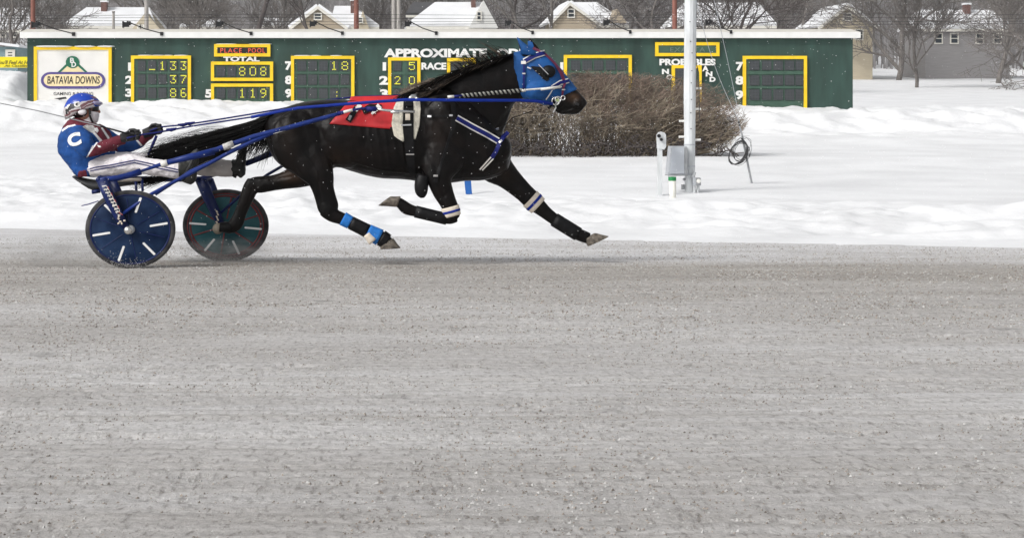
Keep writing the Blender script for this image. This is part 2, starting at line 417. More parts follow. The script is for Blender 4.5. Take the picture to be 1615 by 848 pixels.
def coat_material():
    m = bpy.data.materials.new('black_brown_coat'); m.use_nodes = True
    n, l = m.node_tree.nodes, m.node_tree.links; p = n['Principled BSDF']
    p.inputs['Roughness'].default_value = .36; p.inputs['Specular IOR Level'].default_value = .20
    tc = n.new('ShaderNodeTexCoord'); at = n.new('ShaderNodeAttribute'); at.attribute_name = 'tan'
    nz = n.new('ShaderNodeTexNoise'); nz.inputs['Scale'].default_value = 7; nz.inputs['Detail'].default_value = 6; l.new(tc.outputs['Object'], nz.inputs['Vector'])
    r = n.new('ShaderNodeValToRGB'); r.color_ramp.elements[0].color = (.0016,.0013,.0015,1); r.color_ramp.elements[1].color = (.006,.0038,.0034,1)
    r.color_ramp.elements[0].position = .38; r.color_ramp.elements[1].position = .68; l.new(nz.outputs[0], r.inputs[0])
    mx = n.new('ShaderNodeMix'); mx.data_type = 'RGBA'; l.new(at.outputs['Fac'], mx.inputs[0]); l.new(r.outputs[0], mx.inputs[6]); mx.inputs[7].default_value = (.11,.062,.036,1)
    l.new(mx.outputs[2], p.inputs['Base Color'])
    mp = n.new('ShaderNodeMapping'); mp.inputs['Scale'].default_value = (30, 60, 110); l.new(tc.outputs['Object'], mp.inputs[0])
    nb = n.new('ShaderNodeTexNoise'); nb.inputs['Scale'].default_value = 2.2; nb.inputs['Detail'].default_value = 5; l.new(mp.outputs[0], nb.inputs['Vector'])
    bp = n.new('ShaderNodeBump'); bp.inputs['Strength'].default_value = .35; bp.inputs['Distance'].default_value = .006
    l.new(nb.outputs[0], bp.inputs['Height'])
    nm = n.new('ShaderNodeTexNoise'); nm.inputs['Scale'].default_value = 9.; nm.inputs['Detail'].default_value = 3; l.new(tc.outputs['Object'], nm.inputs['Vector'])
    b2 = n.new('ShaderNodeBump'); b2.inputs['Strength'].default_value = .5; b2.inputs['Distance'].default_value = .03; l.new(nm.outputs[0], b2.inputs['Height']); l.new(bp.outputs[0], b2.inputs['Normal']); l.new(b2.outputs[0], p.inputs['Normal']); return m
M['coat'] = coat_material()
M['hair'] = mat('black_horse_hair', (.003,.0025,.0025), .5, .3, 20., spec=.15)
M['hairbrown'] = mat('brown_lit_mane', (.030,.019,.014), .45, .4, 20., col2=(.085,.055,.035))  # brown strands with the lit look put into their colour

# ------------------------------------------------------------------ ground
def track_z(y): return -.04*(y-17) if y > 3 else .56
mb = MB()
ys = [-25, -8, 0, 3]+[3.2+.045*i for i in range(240)]+[14.+.1*i for i in range(110)]+[25+i*.5 for i in range(22)]
xs = [-80, -60, -45, -32, -24, -18, -13, -10, -8, -6.5]+[-5.5+.07*i for i in range(160)]+[5.8, 6.2, 6.8, 7.5, 8.5, 10, 12, 14, 17, 20, 24, 32, 45, 60, 80]; nx = len(xs)
pr_ = random.Random(41); PRINTS = {}
for i in range(420):
    y_ = 4+20*pr_.random()**1.3; x_ = pr_.uniform(-5.5, 5.5); PRINTS.setdefault((int(x_//1), int(y_//1)), []).append((x_, y_, pr_.uniform(.055, .085), pr_.uniform(.010, .022)))
RUTS = [(y_, pr_.uniform(.02, .035), pr_.uniform(.005, .012), pr_.random()*9) for y_ in (5.1, 6.0, 6.35, 7.6, 8.4, 9.1, 10.3, 11.2, 12.2, 13.4, 14.6, 15.9, 17.0, 18.36, 20.0)]
def relief(x, y):
    if not (3.2 < y < 24.5 and -6 < x < 6): return 0.
    h = .0045*math.sin(y*46+2.2*noise.noise(Vector((x*.35, y*.6, 2))))*(.5+noise.noise(Vector((x*.5, y*.9, 8))))
    h += .008*noise.fractal(Vector((x*1.1, y*2.2, 5)), 1, 2, 3)+.0045*noise.noise(Vector((x*9, y*9, 6)))
    for y0, w_, d_, p_ in RUTS: 
        q = (y-y0-.12*noise.noise(Vector((x*.16, p_, 0))))/w_
        if abs(q) < 3: h += -d_*math.exp(-q*q)+.5*d_*math.exp(-(abs(q)-1.7)**2*3)
    cx, cy = int(x//1), int(y//1)
    for a in (-1, 0, 1):
        for b in (-1, 0, 1):
            for px_, py_, r_, d_ in PRINTS.get((cx+a, cy+b), ()):
                dx = (x-px_)/r_; dy = (y-py_)/r_; q = dx*dx*.8+dy*dy
                if q < 4: h += -d_*math.exp(-q*q*1.1)+.45*d_*math.exp(-(math.sqrt(q)-1.25)**2*9)
    return h*min(1, (y-3.2)/.4)
TRACK_GRID = (xs, ys)

PZ = [(14,.10),(17,.06),(20,-.04),(23,-.14),(26,-.22),(30,-.31),(36,-.44),(38,-.42),(46,-.28),(50.5,-.11),(55,-.11),(60,-.02),(64,.42),(66.8,1.12),(68.3,1.20),(72,1.18),(90,.7),(150,1.6),(200,3.0),(320,7),(420,11),(700,14)]
def interp(t, x):
    if x <= t[0][0]: return t[0][1]
    for a, b in zip(t, t[1:]):
        if x <= b[0]: k = (x-a[0])/(b[0]-a[0]); return a[1]+(b[1]-a[1])*k
    return t[-1][1]
def edge_y(x):
    x = max(-14, min(15, x)); return 25.5-.64*x*(1-.012*abs(x))
def sstep(a, b, x): t = max(0, min(1, (x-a)/(b-a))); return t*t*(3-2*t)
def snow_z(x, y):
    d = y-edge_y(x); z = interp(PZ, y)
    if d < 3: z = track_z(y)*(1-sstep(0, 3, d))+z*sstep(0, 3, d)
    q = Vector((x, y, 0))
    z += .014*sstep(0, .8, d)-.02*(1-sstep(-.2, .3, d))
    env = sstep(.4, 3, d)*(1-sstep(10, 17, d))
    z += env*(.12*noise.fractal(Vector((x*.22, y*.5, 3)), 1, 2, 4)+.065*noise.fractal(Vector((x*.8, y*1.1, 9)), 1, 2, 4)+.045*noise.fractal(Vector((x*2.6, y*2.2, 19)), 1, 2, 3)+.12*math.exp(-((d-5.5)/1.6)**2)*(1+noise.noise(Vector((x*.5, 1, 2)))))
    z += .05*sstep(1, 8, d)*noise.fractal(Vector((x*.12, y*.2, 31)), 1, 2, 3)
    bank = sstep(60, 66, y)*(1-sstep(76, 90, y))
    if bank > 0:
        z += bank*(.11*noise.fractal(Vector((x*.35, y*.5, 5)), 1, 2, 5)+.16*noise.fractal(Vector((x*1.1, y*1.3, 15)), 1, 2, 5))
        if x > 9: z -= .22*bank*sstep(9, 12.5, x)
        if x < -12.9: z += bank*1.25*sstep(-12.9, -14, x)*sstep(70, 76, y)
    return z
mb = MB(); mb.add([(x, y, track_z(y)+relief(x, y)-.5*sstep(.5, 1.6, y-edge_y(x))) for y in ys for x in xs], [(i*nx+k, i*nx+k+1, (i+1)*nx+k+1, (i+1)*nx+k) for i in range(len(ys)-1) for k in range(nx-1)])
tag(mb.obj('track', M['track'], None, True), kind='structure')
cols = [-700+i*8 for i in range(395)]
ds = []; d = -.12
while d < 500:
    ds.append(d); d += .06 if d < 1.2 else (.13 if d < 14 else (.35 if d < 34 else (.22 if d < 52 else (2 if d < 80 else 12))))
vs = []
for d in ds:
    for u in cols:
        x = (u-600)/F*(25+max(d, 0)); y = edge_y(x)+d
        if d < 1.2: y += .4*noise.fractal(Vector((x*.8, 0, 4)), 1, 2, 4)*(1-sstep(.6, 1.2, d))
        vs.append((x, y, snow_z(x, y)))
n = len(cols)
mb = MB(); mb.add(vs, [(i*n+k, i*n+k+1, (i+1)*n+k+1, (i+1)*n+k) for i in range(len(ds)-1) for k in range(n-1)])
tag(mb.obj('snow_ground', M['snow'], None, True), kind='structure')

# crumbs of ice and grit lying on the track
rng = random.Random(3)
def crumbs(name, count, ymin, ymax, xs_, size, m, label, power=1.0):
    mb = MB(); V = []; Fc = []
    for i in range(count):
        y = ymin+(ymax-ymin)*rng.random()**power; x = rng.uniform(*xs_)*y/F*1.0
        if y > edge_y(x)-.1: continue
        s = size*(.35+1.3*rng.random()**2)*(.55 if y < 8.5 else .55+.45*min(1, (y-8.5)/3)); z = track_z(y); a = rng.random()*6.28
        o = len(V)
        V += [(x+s*math.cos(a+k*2.09)*rng.uniform(.6, 1.3), y+s*math.sin(a+k*2.09)*rng.uniform(.6, 1.3), z-s*.2) for k in range(3)]+[(x+s*.2, y, z+s*rng.uniform(.4, .95))]
        Fc += [(o, o+1, o+3), (o+1, o+2, o+3), (o+2, o, o+3)]
    mb.add(V, Fc); return tag(mb.obj(name, m), label, kind='stuff')
M['ice'] = mat('ice_crumb', (.47,.465,.455), .8, .2, 20.)
M['clod'] = mat('dirt_clod', (.27,.24,.21), .95, .35, 20.)
crumbs('ice_crumbs', 36000, 4.0, 24, (-640, 1100), .0068, M['ice'], 'loose pale ice crumbs scattered over the track')
crumbs('dirt_clods', 66000, 4.0, 25, (-640, 1100), .0072, M['clod'], 'small dark clods of grit scattered over the track')

# ------------------------------------------------------------------ tote board
BY = 70.0
board = empty('tote_board', W(600, 160, BY), 'long dark green racetrack tote board with yellow framed number panels behind the snow bank', 'scoreboard')
def bx(u0, v0, u1, v1, y0, y1, mb=None, mi=0):
    a = W(u0, v1, BY); b = W(u1, v0, BY); mb = mb or MB(); return mb.box((a.x, y0, a.z), (b.x, y1, b.z), mi)
bx(43, 60.5, 1345, 215, BY, BY+2.4).obj('wall', M['green'], board)
bx(33, 51, 1355, 60.5, BY-.22, BY+2.6).obj('fascia', M['white'], board)
mb = MB(); a = W(33, 51, BY); b = W(1355, 44.5, BY)
P0 = [(a.x, BY-.16, a.z), (b.x, BY-.16, a.z), (b.x, BY+1.2, b.z), (a.x, BY+1.2, b.z), (b.x, BY+2.6, a.z), (a.x, BY+2.6, a.z)]
mb.add(P0, [(0,1,2,3), (3,2,4,5), (1,4,2), (0,3,5), (0,5,4,1)]); mb.obj('roof', M['cream'], board)

DOT = {'0':'01110 10001 10001 10001 10001 10001 01110','1':'00100 01100 00100 00100 00100 00100 01110','2':'01110 10001 00001 00010 00100 01000 11111',
 '3':'11111 00010 00100 00110 00001 10001 01110','4':'00010 00110 01010 10010 11111 00010 00010','5':'11111 10000 11110 00001 00001 10001 01110','6':'01110 10000 10000 11110 10001 10001 01110',
 '7':'11111 00001 00010 00100 00100 01000 01000','8':'01110 10001 10001 01110 10001 10001 01110','9':'01110 10001 10001 01111 00001 00010 01100','_':'00000 00000 00000 00000 00000 00000 11111',':':'00000 00000 00001 00000 00000 00001 00000',' ':' '.join(['00000']*7)}
cell_mesh = {}
def display(u0, v0, u1, v1, cols, rows, text, fw=5):
    p = bx(u0+fw-1, v0+fw-1, u1-fw+1, v1-fw+1, BY-.05, BY-.002).obj('display_panel', M['cellback'], board)
    m = MB(); bx(u0, v0, u1, v0+fw, BY-.10, BY-.001, m); bx(u0, v1-fw, u1, v1, BY-.10, BY-.001, m)
    bx(u0, v0+fw, u0+fw, v1-fw, BY-.10, BY-.001, m); bx(u1-fw, v0+fw, u1, v1-fw, BY-.10, BY-.001, m)
    m.obj('frame', M['yellow'], p)
    for r, (a, b) in enumerate(rows):
        for c, (x0, x1) in enumerate(cols):
            key = (round(x1-x0, 1), round(b-a, 1))
            ctr = W((x0+x1)/2, (a+b)/2, BY); hx = (x1-x0)/2*BY/F; hz = (b-a)/2*BY/F
            if key not in cell_mesh: cell_mesh[key] = MB().box((-hx, -.02, -hz), (hx, .02, hz)).mesh('digit_cell', M['cell'])
            o = bpy.data.objects.new('digit_cell', cell_mesh[key]); C.objects.link(o); o.parent = p
            o.location = (ctr.x, BY-.065, ctr.z)
            ch = text[r][c] if r < len(text) and c < len(text[r]) else ' '
            lit = MB()
            for j, row in enumerate(DOT[ch].split()):
                for i, q in enumerate(row):
                    if q == '1':
                        du = x0+1.6+(x1-x0-3.2)*(i+.5)/5; dv = a+1+(b-a-2)*(j+.5)/7; k = W(du, dv, BY); s = .9*BY/F
                        lit.add([(k.x+s*math.cos(t*1.0472), BY-.093, k.z+s*math.sin(t*1.0472)) for t in range(6)], [(0,1,2,3,4,5)])
            if lit.v: lit.obj('lit_figure', M['lit'], p)
    if rows and cols:
        g = MB()
        for a, b in zip(rows, rows[1:]): bx(u0+fw, a[1]+1.3, u1-fw, b[0]-1.3, BY-.078, BY-.045, g)
        if g.v: g.obj('divider', M['cellback'], p)
    return p
D1c = [(217.6,230),(233.8,246.9),(250,263),(267,280),(283.6,296)]; D1r = [(96,112),(117.7,133),(138.7,155)]
display(207, 88, 301.5, 172, D1c, D1r, [' _133', '   37', '   86'])
D3c = [(342,355.5),(359,372),(375.6,389),(392,406),(409,422)]
display(333, 97.5, 431, 128, D3c, [(104.5,121)], ['  808']); display(333, 132, 431, 172, D3c, [(139,155.5)], ['  119'])
D5c = [(469,483),(486,500),(503,517),(520,534),(537,551)]; D5r = [(96,112),(118,134),(139.5,155.5)]
display(459, 88.5, 559, 172, D5c, D5r, ['   18', '     ', '   : '])
display(612, 91, 663, 172, [(620.6,633),(643,656)], [(97,112),(119.5,134.5),(140,155)], [' 5', '20', '  '])
display(705, 92, 750, 172, [(711,725),(728,742)], [(97,112),(119.5,134.5)], [' 4', '  '])
display(889, 87, 996, 172, [(900,914.5),(918,933),(936.5,951),(955,970),(973,988)], [(95.5,111),(118,134),(140,156)], [])
display(1059, 103, 1106, 172, [(1065,1080),(1084,1099)], [(108,124),(128,144)], [])
display(1171, 88.5, 1272, 178, [(1181.5,1197),(1201,1216),(1219,1234),(1237,1252),(1254,1266)], [(96,111),(119,135),(141,158)], [])
p = display(338, 70, 426.5, 89.5, [], [], []); bx(343.5, 75, 421, 84.5, BY-.075, BY-.045).obj('message_screen', M['black'], p)
lettering('lit_lettering', 'PLACE', (347.5, 76.3, 381.5, 83.6), BY-.08, M['litred'], p, .004, 0, .01, 1.2); lettering('lit_lettering', 'POOL', (391.5, 76.3, 418, 83.6), BY-.08, M['litred'], p, .004, 0, .01, 1.2)
p = display(1033, 67, 1134, 89, [], [], []); bx(1038.5, 72, 1128.5, 84, BY-.075, BY-.045).obj('message_screen', M['cellback'], p)
lettering('dim_lettering', 'EXACTA', (1057, 75, 1112, 82), BY-.08, M['dim'], p, .01, 0, .01, 1.2)
L = lambda s, b, bold=.05, **k: lettering('lettering', s, b, BY-.085, M['white'], board, bold, **k)
L('TOTAL', (352, 89.7, 409.5, 97.2)); L('APPROXIMATE', (605.5, 77, 768, 91)); L('ODDS', (783, 77, 846, 91)); L('RACE', (664.5, 99, 704, 110.3)); L('PROBABLES', (1040, 93, 1128.5, 103.5))
for s, b in (('1', (202,99,207,112)), ('2', (197.5,119.7,210,132.7)), ('3', (197.5,140,210,153)), ('5', (323.5,141,335,154.5)), ('7', (449.5,97,461,111)), ('8', (449.5,119.5,461,133.3)), ('9', (449.5,140.5,461,154.5)),
             ('1', (603.5,98.5,609,111.8)), ('2', (598,120,612.5,134)), ('3', (599,141,612,155)), ('1', (883.5,98.5,888.5,110.5)), ('N', (1044,109,1055,117.2)), ('O', (1051,118,1061,126)),
             ('A', (1107.5,104,1117.5,112.7)), ('N', (1113,113,1123.5,121)), ('D', (1119,121.5,1128.5,129.3)), ('7', (1160.5,98,1172.5,112)), ('8', (1160,120,1172.5,134)), ('9', (1160,143,1172.5,157))): L(s, b)
# the sign panel
sg = bx(58, 78, 172, 190, BY-.06, BY-.002).obj('sign_panel', M['signwhite'], board)
m = MB(); bx(54, 74, 176.5, 79, BY-.10, BY-.001, m); bx(54, 79, 59, 190, BY-.10, BY-.001, m); bx(171.5, 79, 176.5, 190, BY-.10, BY-.001, m); m.obj('frame', M['yellow'], sg)
m = MB()
for i in range(9):
    u = 60+rng.random()*110; q = W(u, 73.6, BY); m.ellipsoid((q.x, BY-.09, q.z), (.25+.2*rng.random(), .09, .03), 8, 6)
m.obj('snow_cap', M['roofsnow'], sg, True)
def stadium(u0, v0, u1, v1, n=10):
    r = (v1-v0)/2*1.12; c = []
    for k in range(n+1): t = -math.pi/2+math.pi*k/n; c.append((u1-r+r*math.cos(t), (v0+v1)/2+(v1-v0)/2*math.sin(t)))
    for k in range(n+1): t = math.pi/2+math.pi*k/n; c.append((u0+r+r*math.cos(t), (v0+v1)/2+(v1-v0)/2*math.sin(t)))
    return c
def flat(poly, y0, y1, mb=None):
    mb = mb or MB(); return mb.prism([(W(u, v, BY).x, W(u, v, BY).z) for u, v in poly], y0, y1)
flat([(84.5,139),(93,138),(100,141),(78,141)], BY-.068, BY-.06); 
m = flat([(86,138),(96,138),(94,141)], BY-.068, BY-.06); flat([(136,138),(146,138),(138,141)], BY-.068, BY-.06, m); m.obj('emblem_shadow', M['black'], sg)
flat([(98,113.5),(132,113.5),(115,96)], BY-.069, BY-.06).obj('emblem_field', M['tan'], sg)
m = flat([(91.5,114),(96,114),(114,98),(111,95.5)], BY-.074, BY-.061); flat([(134,114),(138.5,114),(119,95.5),(116,98)], BY-.074, BY-.061, m)
flat([(115+10.8*math.cos(t*.2618), 98.3+9.6*math.sin(t*.2618)) for t in range(24)], BY-.080, BY-.062, m); m.obj('emblem_roundel', M['logogreen'], sg)
lettering('emblem_letter', 'B', (110.5, 91.5, 117, 99.5), BY-.081, M['white'], sg, .03, 0, .006); lettering('emblem_letter', 'D', (112.8, 98, 120, 106), BY-.0815, M['white'], sg, .03, 0, .006)
flat(stadium(65, 114, 166.5, 140.2), BY-.084, BY-.0605).obj('emblem_border', M['purple'], sg)
flat(stadium(69.5, 117.5, 162, 136.2), BY-.088, BY-.0615).obj('emblem_plate', M['tan'], sg)
lettering('sign_lettering', 'BATAVIA', (74.5, 120.5, 115.5, 132.5), BY-.0885, M['black'], sg, .012, .12, .006); lettering('sign_lettering', 'DOWNS', (119, 120.5, 157.5, 132.5), BY-.0885, M['black'], sg, .012, .12, .006)
lettering('sign_lettering', 'GAMING & RACING', (84.5, 145.5, 147, 150.5), BY-.062, M['black'], sg, .004, 0, .006)
m = flat([(86,155.5),(104,153),(106,156),(98,156.5),(97,165),(93,165),(93,157)], BY-.068, BY-.061); flat([(126,155.5),(144,153),(145,157),(137,158),(136,165),(132,165),(131,157)], BY-.068, BY-.061, m); m.obj('sign_ornament', M['black'], sg)
m = MB()
for a, b, v in ((218,294,87.6),(345,366,69.8),(398,420,69.8),(470,545,88.0),(624,650,90.6)):
    for i in range(6):
        u = a+(b-a)*rng.random(); q = W(u, v, BY); m.ellipsoid((q.x, BY-.05, q.z), (.12+.15*rng.random(), .05, .018), 8, 5)
m.obj('snow_cap', M['roofsnow'], board, True)

# flood lights on arms along the board top
fl = [(58,39,116,53.5,'left end of the board'),(200,36.5,255,53,'white sign corner'),(346,37,396,52.5,'red message panel'),(492,35.5,540,52,'number 18 panel'),(640,36,688,52,'word APPROXIMATE'),(797,36,840,51,'horse head'),(957,35,994,50,'blank panel over the hedge'),(1118,33,1153,50,'right side of the tall pole')]
G_FL = 'flood lights on arms along the tote board'
proto = None
for i, (u, v, u2, v2, where) in enumerate(fl):
    pa = W(u, v, BY-.9); pb = W(u2, v2, BY-.24)
    if proto is None:
        proto = empty('flood_light', pb, '', 'flood light', G_FL)
        MB().tube([pb, pb+(pa-pb)*.5, pa+Vector((.12, 0, .04))], .019, 6).obj('arm', M['black'], proto)
        m = MB(); c = pa; m.box((c.x-.14, c.y-.10, c.z-.10), (c.x+.05, c.y+.12, c.z+.07)); m.box((c.x-.18, c.y-.13, c.z-.13), (c.x-.14, c.y+.15, c.z+.10)); m.box((c.x+.05, c.y-.05, c.z-.04), (c.x+.12, c.y+.06, c.z+.10)); m.box((c.x-.02, c.y-.07, c.z+.07), (c.x+.03, c.y+.07, c.z+.12))
        m.obj('lamp_head', M['black'], proto); MB().box((pb.x-.06, pb.y-.02, pb.z-.08), (pb.x+.06, pb.y+.03, pb.z+.05)).obj('bracket', M['black'], proto)
        o = proto
    else:
        o = copy_tree(proto); o.location = pb; s = (u2-u)/58.0; o.scale = (max(.75, s), 1, 1)
    o['label'] = 'black flood light on a thin arm above the ' + where

# ------------------------------------------------------------------ yellow banner, shed, poles and lines
bn = empty('banner_fence', W(0, 108, 82), 'bright yellow advertising banner fence at the left end of the tote board', 'banner')
a = W(-60, 120, 82); b = W(52, 90, 82); MB().box((a.x, 82, a.z-1), (b.x, 82.05, a.z)).obj('base_board', M['grey'], bn)
MB().box((a.x, 81.97, W(0,107,82).z), (b.x, 82.03, b.z)).obj('banner_sheet', M['yellow2'] if 'yellow2' in M else mat('yellow_banner', (.88,.74,.012), .5, .04, 2.), bn)
M['olive'] = mat('olive_lettering', (.17,.14,.02), .6, .1, 5.)
lettering('banner_lettering', "You'll Feel At Home", (-4.5, 95.5, 57, 101.5), 81.966, M['olive'], bn, .012, .3, .008)
lettering('banner_lettering', 'At Castiling', (6.5, 102.3, 47, 106.8), 81.966, M['olive'], bn, .012, .3, .008)

def pole(name, u, v0, Y, zb, r, m, label, cat, group=None, lean=0):
    b = W(u, v0, Y); p0 = Vector((b.x, Y, zb)); e = empty(name, p0, label, cat, group)
    MB().tube([p0, p0+(b-p0)*.5, Vector((b.x+lean, Y, b.z))], [r, r*.95, r*.85], 10).obj('shaft', m, e, True)
    MB().tube([(b.x+lean, Y, b.z), (b.x+lean, Y, b.z+.06)], r*1.1, 10).obj('cap', m, e, True)
    return e
for u, lb in ((52, 'rust red steel post behind the left end of the tote board'), (562, 'rust red steel post in front of the tan gabled house'), (1064, 'rust red steel post just left of the tall white pole')):
    pole('steel_post', u, -60, 84, .6, .115, M['redpole'], lb, 'post', 'rust red posts behind the tote board')
pole('short_post', 179, 20, 90, .7, .07, M['greywood'], 'short thin grey post in front of the snowy roof at left', 'post')
for u, lb in ((231, 'grey wooden utility pole beside the cream gable at left'), (621, 'grey wooden utility pole left of the dark grey roof, taller of two'), (628.5, 'second grey wooden pole standing close to its taller neighbour')):
    pole('utility_pole', u, -120 if u != 628.5 else -60, 120, 1., .14, M['greywood'], lb, 'pole', 'grey wooden utility poles')
for i, (v, Y) in enumerate(((24, 118), (29, 118.6), (34, 119.2), (38.5, 120.2))):
    pts = [W(-200+k*125, v+2.2*math.sin(k*.9+i)*.5-.002*(k*125-700)*.3, Y) for k in range(17)]
    tag(MB().tube(pts, .013, 5).obj('power_line', M['wire']), 'black overhead wire above the tote board, '+['highest', 'second from top', 'third from top', 'lowest'][i]+' of four', 'wire', 'overhead wires behind the tote board')

# ------------------------------------------------------------------ houses beyond
def facew(mb, a, b, c, d): mb.add([a, b, c, d], [(0,1,2,3)])
HZ = 2.6
WALL = {'tan': mat('tan_siding', (.37,.31,.23), .8, .08, 3., stretch=(.3,.3,9)), 'cream': mat('cream_siding', (.50,.44,.33), .8, .08, 3., stretch=(.3,.3,9)), 'white': mat('white_siding', (.62,.62,.60), .8, .06, 3., stretch=(.3,.3,9)),
        'grey': mat('grey_siding', (.28,.27,.27), .8, .1, 3., stretch=(.3,.3,9)), 'blue': mat('blue_grey_siding', (.20,.29,.31), .8, .08, 3., stretch=(.3,.3,9))}
M['glass'] = mat('window_glass', (.04,.05,.06), .1, .2, 2.); M['trim'] = mat('house_trim', (.68,.66,.6), .7, .05, 3.); M['brick'] = mat('dark_brick', (.14,.075,.065), .9, .3, 8.)
M['shingle'] = mat('dark_shingle', (.075,.075,.08), .9, .25, 4., stretch=(.5,.5,4))
def add_window(par, u0, v0, u1, v1, Y):
    a = W(u0, v1, Y); b = W(u1, v0, Y); t = .12
    f = MB()
    f.box((a.x-t, Y-.10, b.z), (b.x+t, Y+.05, b.z+t)); f.box((a.x-t, Y-.12, a.z-t), (b.x+t, Y+.05, a.z)); f.box((a.x-t, Y-.1, a.z), (a.x, Y+.05, b.z)); f.box((b.x, Y-.1, a.z), (b.x+t, Y+.05, b.z))
    mz = (a.z+b.z)/2; f.box((a.x, Y-.09, mz-.04), (b.x, Y+.04, mz+.04))
    w_ = f.obj('window', M['trim'], par); MB().box((a.x, Y-.05, a.z), (b.x, Y+.02, b.z)).obj('pane', M['glass'], w_)
def slab(mb, p, q, r, s, t=.25):
    n_ = (Vector(q)-Vector(p)).cross(Vector(s)-Vector(p)).normalized()
    if n_.z < 0: n_ = -n_
    lo = [Vector(x) for x in (p, q, r, s)]; hi = [x+n_*t for x in lo]
    mb.add(lo+hi, [(3,2,1,0),(4,5,6,7),(0,1,5,4),(1,2,6,5),(2,3,7,6),(3,0,4,7)])
def chimney(par, u0, u1, v0, v1, Y):
    a = W(u0, v1, Y); b = W(u1, v0, Y); c = MB().box((a.x, Y-.4, a.z-1.2), (b.x, Y+.5, b.z)).obj('chimney', M['brick'], par)
    MB().box((a.x-.08, Y-.48, b.z), (b.x+.08, Y+.58, b.z+.18)).obj('snow_cap', M['roofsnow'], c)
def house_side(label, u0, u1, r0, r1, ve, vr, Y, depth, wall, roofm='roofsnow'):
    """ridge across the picture: eave line u0..u1 at ve, ridge r0..r1 at vr"""
    e0, e1 = W(u0, ve, Y), W(u1, ve, Y); k0, k1 = W(r0, vr, Y), W(r1, vr, Y); yb = Y+depth; ym = Y+depth/2
    h = empty('house', Vector(((e0.x+e1.x)/2, Y, HZ)), label, 'house')
    w_ = MB(); w_.box((e0.x+.4, Y+.4, HZ-1.5), (e1.x-.4, yb-.4, e0.z-.05))
    if r1-r0 > (u1-u0)*.8 or True:
        for ex, kx, sgn in ((e0.x, k0.x, 1), (e1.x, k1.x, -1)):
            w_.add([(ex+sgn*.45, Y+.42, e0.z-.05), (ex+sgn*.45, yb-.42, e0.z-.05), (kx+sgn*.3, ym, k0.z-.15)], [(0,1,2)])
    w_.obj('wall', WALL[wall], h); rf = MB()
    slab(rf, (e0.x, Y, e0.z), (e1.x, Y, e0.z), (k1.x, ym, k0.z), (k0.x, ym, k0.z)); slab(rf, (e1.x, yb, e0.z), (e0.x, yb, e0.z), (k0.x, ym, k0.z), (k1.x, ym, k0.z))
    if abs(r0-u0) > 12: slab(rf, (e0.x, Y, e0.z), (k0.x, ym, k0.z), (k0.x, ym, k0.z), (e0.x, yb, e0.z)) if False else rf.add([(e0.x, Y, e0.z+.02), (k0.x, ym, k0.z+.02), (e0.x, yb, e0.z+.02)], [(0,1,2)])
    rf.obj('roof', M[roofm], h)
    MB().box((e0.x, Y-.08, e0.z-.28), (e1.x, Y+.06, e0.z-.02)).obj('gutter', M['trim'], h)
    return h
def house_front(label, u0, u1, ve, ua, va, Y, depth, wall, roofm='roofsnow'):
    """gable end facing the camera"""
    e0, e1, ap = W(u0, ve, Y), W(u1, ve, Y), W(ua, va, Y); yb = Y+depth
    h = empty('house', Vector(((e0.x+e1.x)/2, Y, HZ)), label, 'house'); t = .5
    w_ = MB(); w_.prism([(e0.x+t, HZ-1.5), (e1.x-t, HZ-1.5), (e1.x-t, e1.z+.1), (ap.x, ap.z-.25), (e0.x+t, e0.z+.1)], Y+.35, yb-.3); w_.obj('wall', WALL[wall], h)
    rf = MB(); slab(rf, (e0.x, Y, e0.z), (ap.x, Y, ap.z), (ap.x, yb, ap.z), (e0.x, yb, e0.z)); slab(rf, (ap.x, Y, ap.z), (e1.x, Y, e1.z), (e1.x, yb, e1.z), (ap.x, yb, ap.z)); rf.obj('roof', M[roofm], h)
    tr = MB()
    for a, b in ((e0, ap), (ap, e1)):
        d = Vector((0, 0, -.34)); tr.add([(a.x, Y-.05, a.z), (b.x, Y-.05, b.z), (b.x, Y-.05, b.z-.34), (a.x, Y-.05, a.z-.34), (a.x, Y+.08, a.z), (b.x, Y+.08, b.z), (b.x, Y+.08, b.z-.34), (a.x, Y+.08, a.z-.34)], [(0,1,2,3), (7,6,5,4), (0,4,5,1), (3,2,6,7), (0,3,7,4), (1,5,6,2)])
    tr.obj('barge_board', M['trim'], h); return h
h = house_side('grey house with snow roof at the far left edge behind bare trees', -70, 50, -40, 32, 47, 13, 195, 9, 'grey'); add_window(h, 22, 50, 28, 58, 195.4); add_window(h, 2, 50, 8, 58, 195.4)
h = house_side('house with wide snow roof, brick chimney and three tiny windows at left', 100, 246, 125, 226, 41.5, 12, 200, 10, 'cream')
for a in (135, 145.5, 156): add_window(h, a, 42.5, a+5, 45.5, 200.38)
chimney(h, 160, 169, 4, 15, 204)
m = MB(); e0, e1, ap = W(208, 46, 199), W(252, 46, 199), W(229, 20, 199); m.prism([(e0.x, e0.z), (e1.x, e1.z), (ap.x, ap.z)], 199.2, 206); g = m.obj('gable', WALL['cream'], h); add_window(h, 218, 41, 221, 44, 199.15); add_window(h, 223, 41, 226, 44, 199.15)
h = house_side('low house with snow roof between the left trees', 283, 352, 292, 343, 43, 33, 230, 8, 'grey'); chimney(h, 408, 414, 28, 36, 400) if False else None
h = house_side('low snow roofed house with brick wall left of the tan gable', 408, 462, 410, 458, 41, 30, 225, 7, 'grey')
h = house_front('tan house whose gable with one white window faces the track', 456, 549, 44, 501, 9.5, 200, 10, 'tan'); add_window(h, 496.5, 22.5, 506, 30.5, 200.3)
hb = house_side('snow roofed house with dormer and dark chimney right of the tan gable', 520, 598, 526, 556, 43, 10, 206, 9, 'tan')
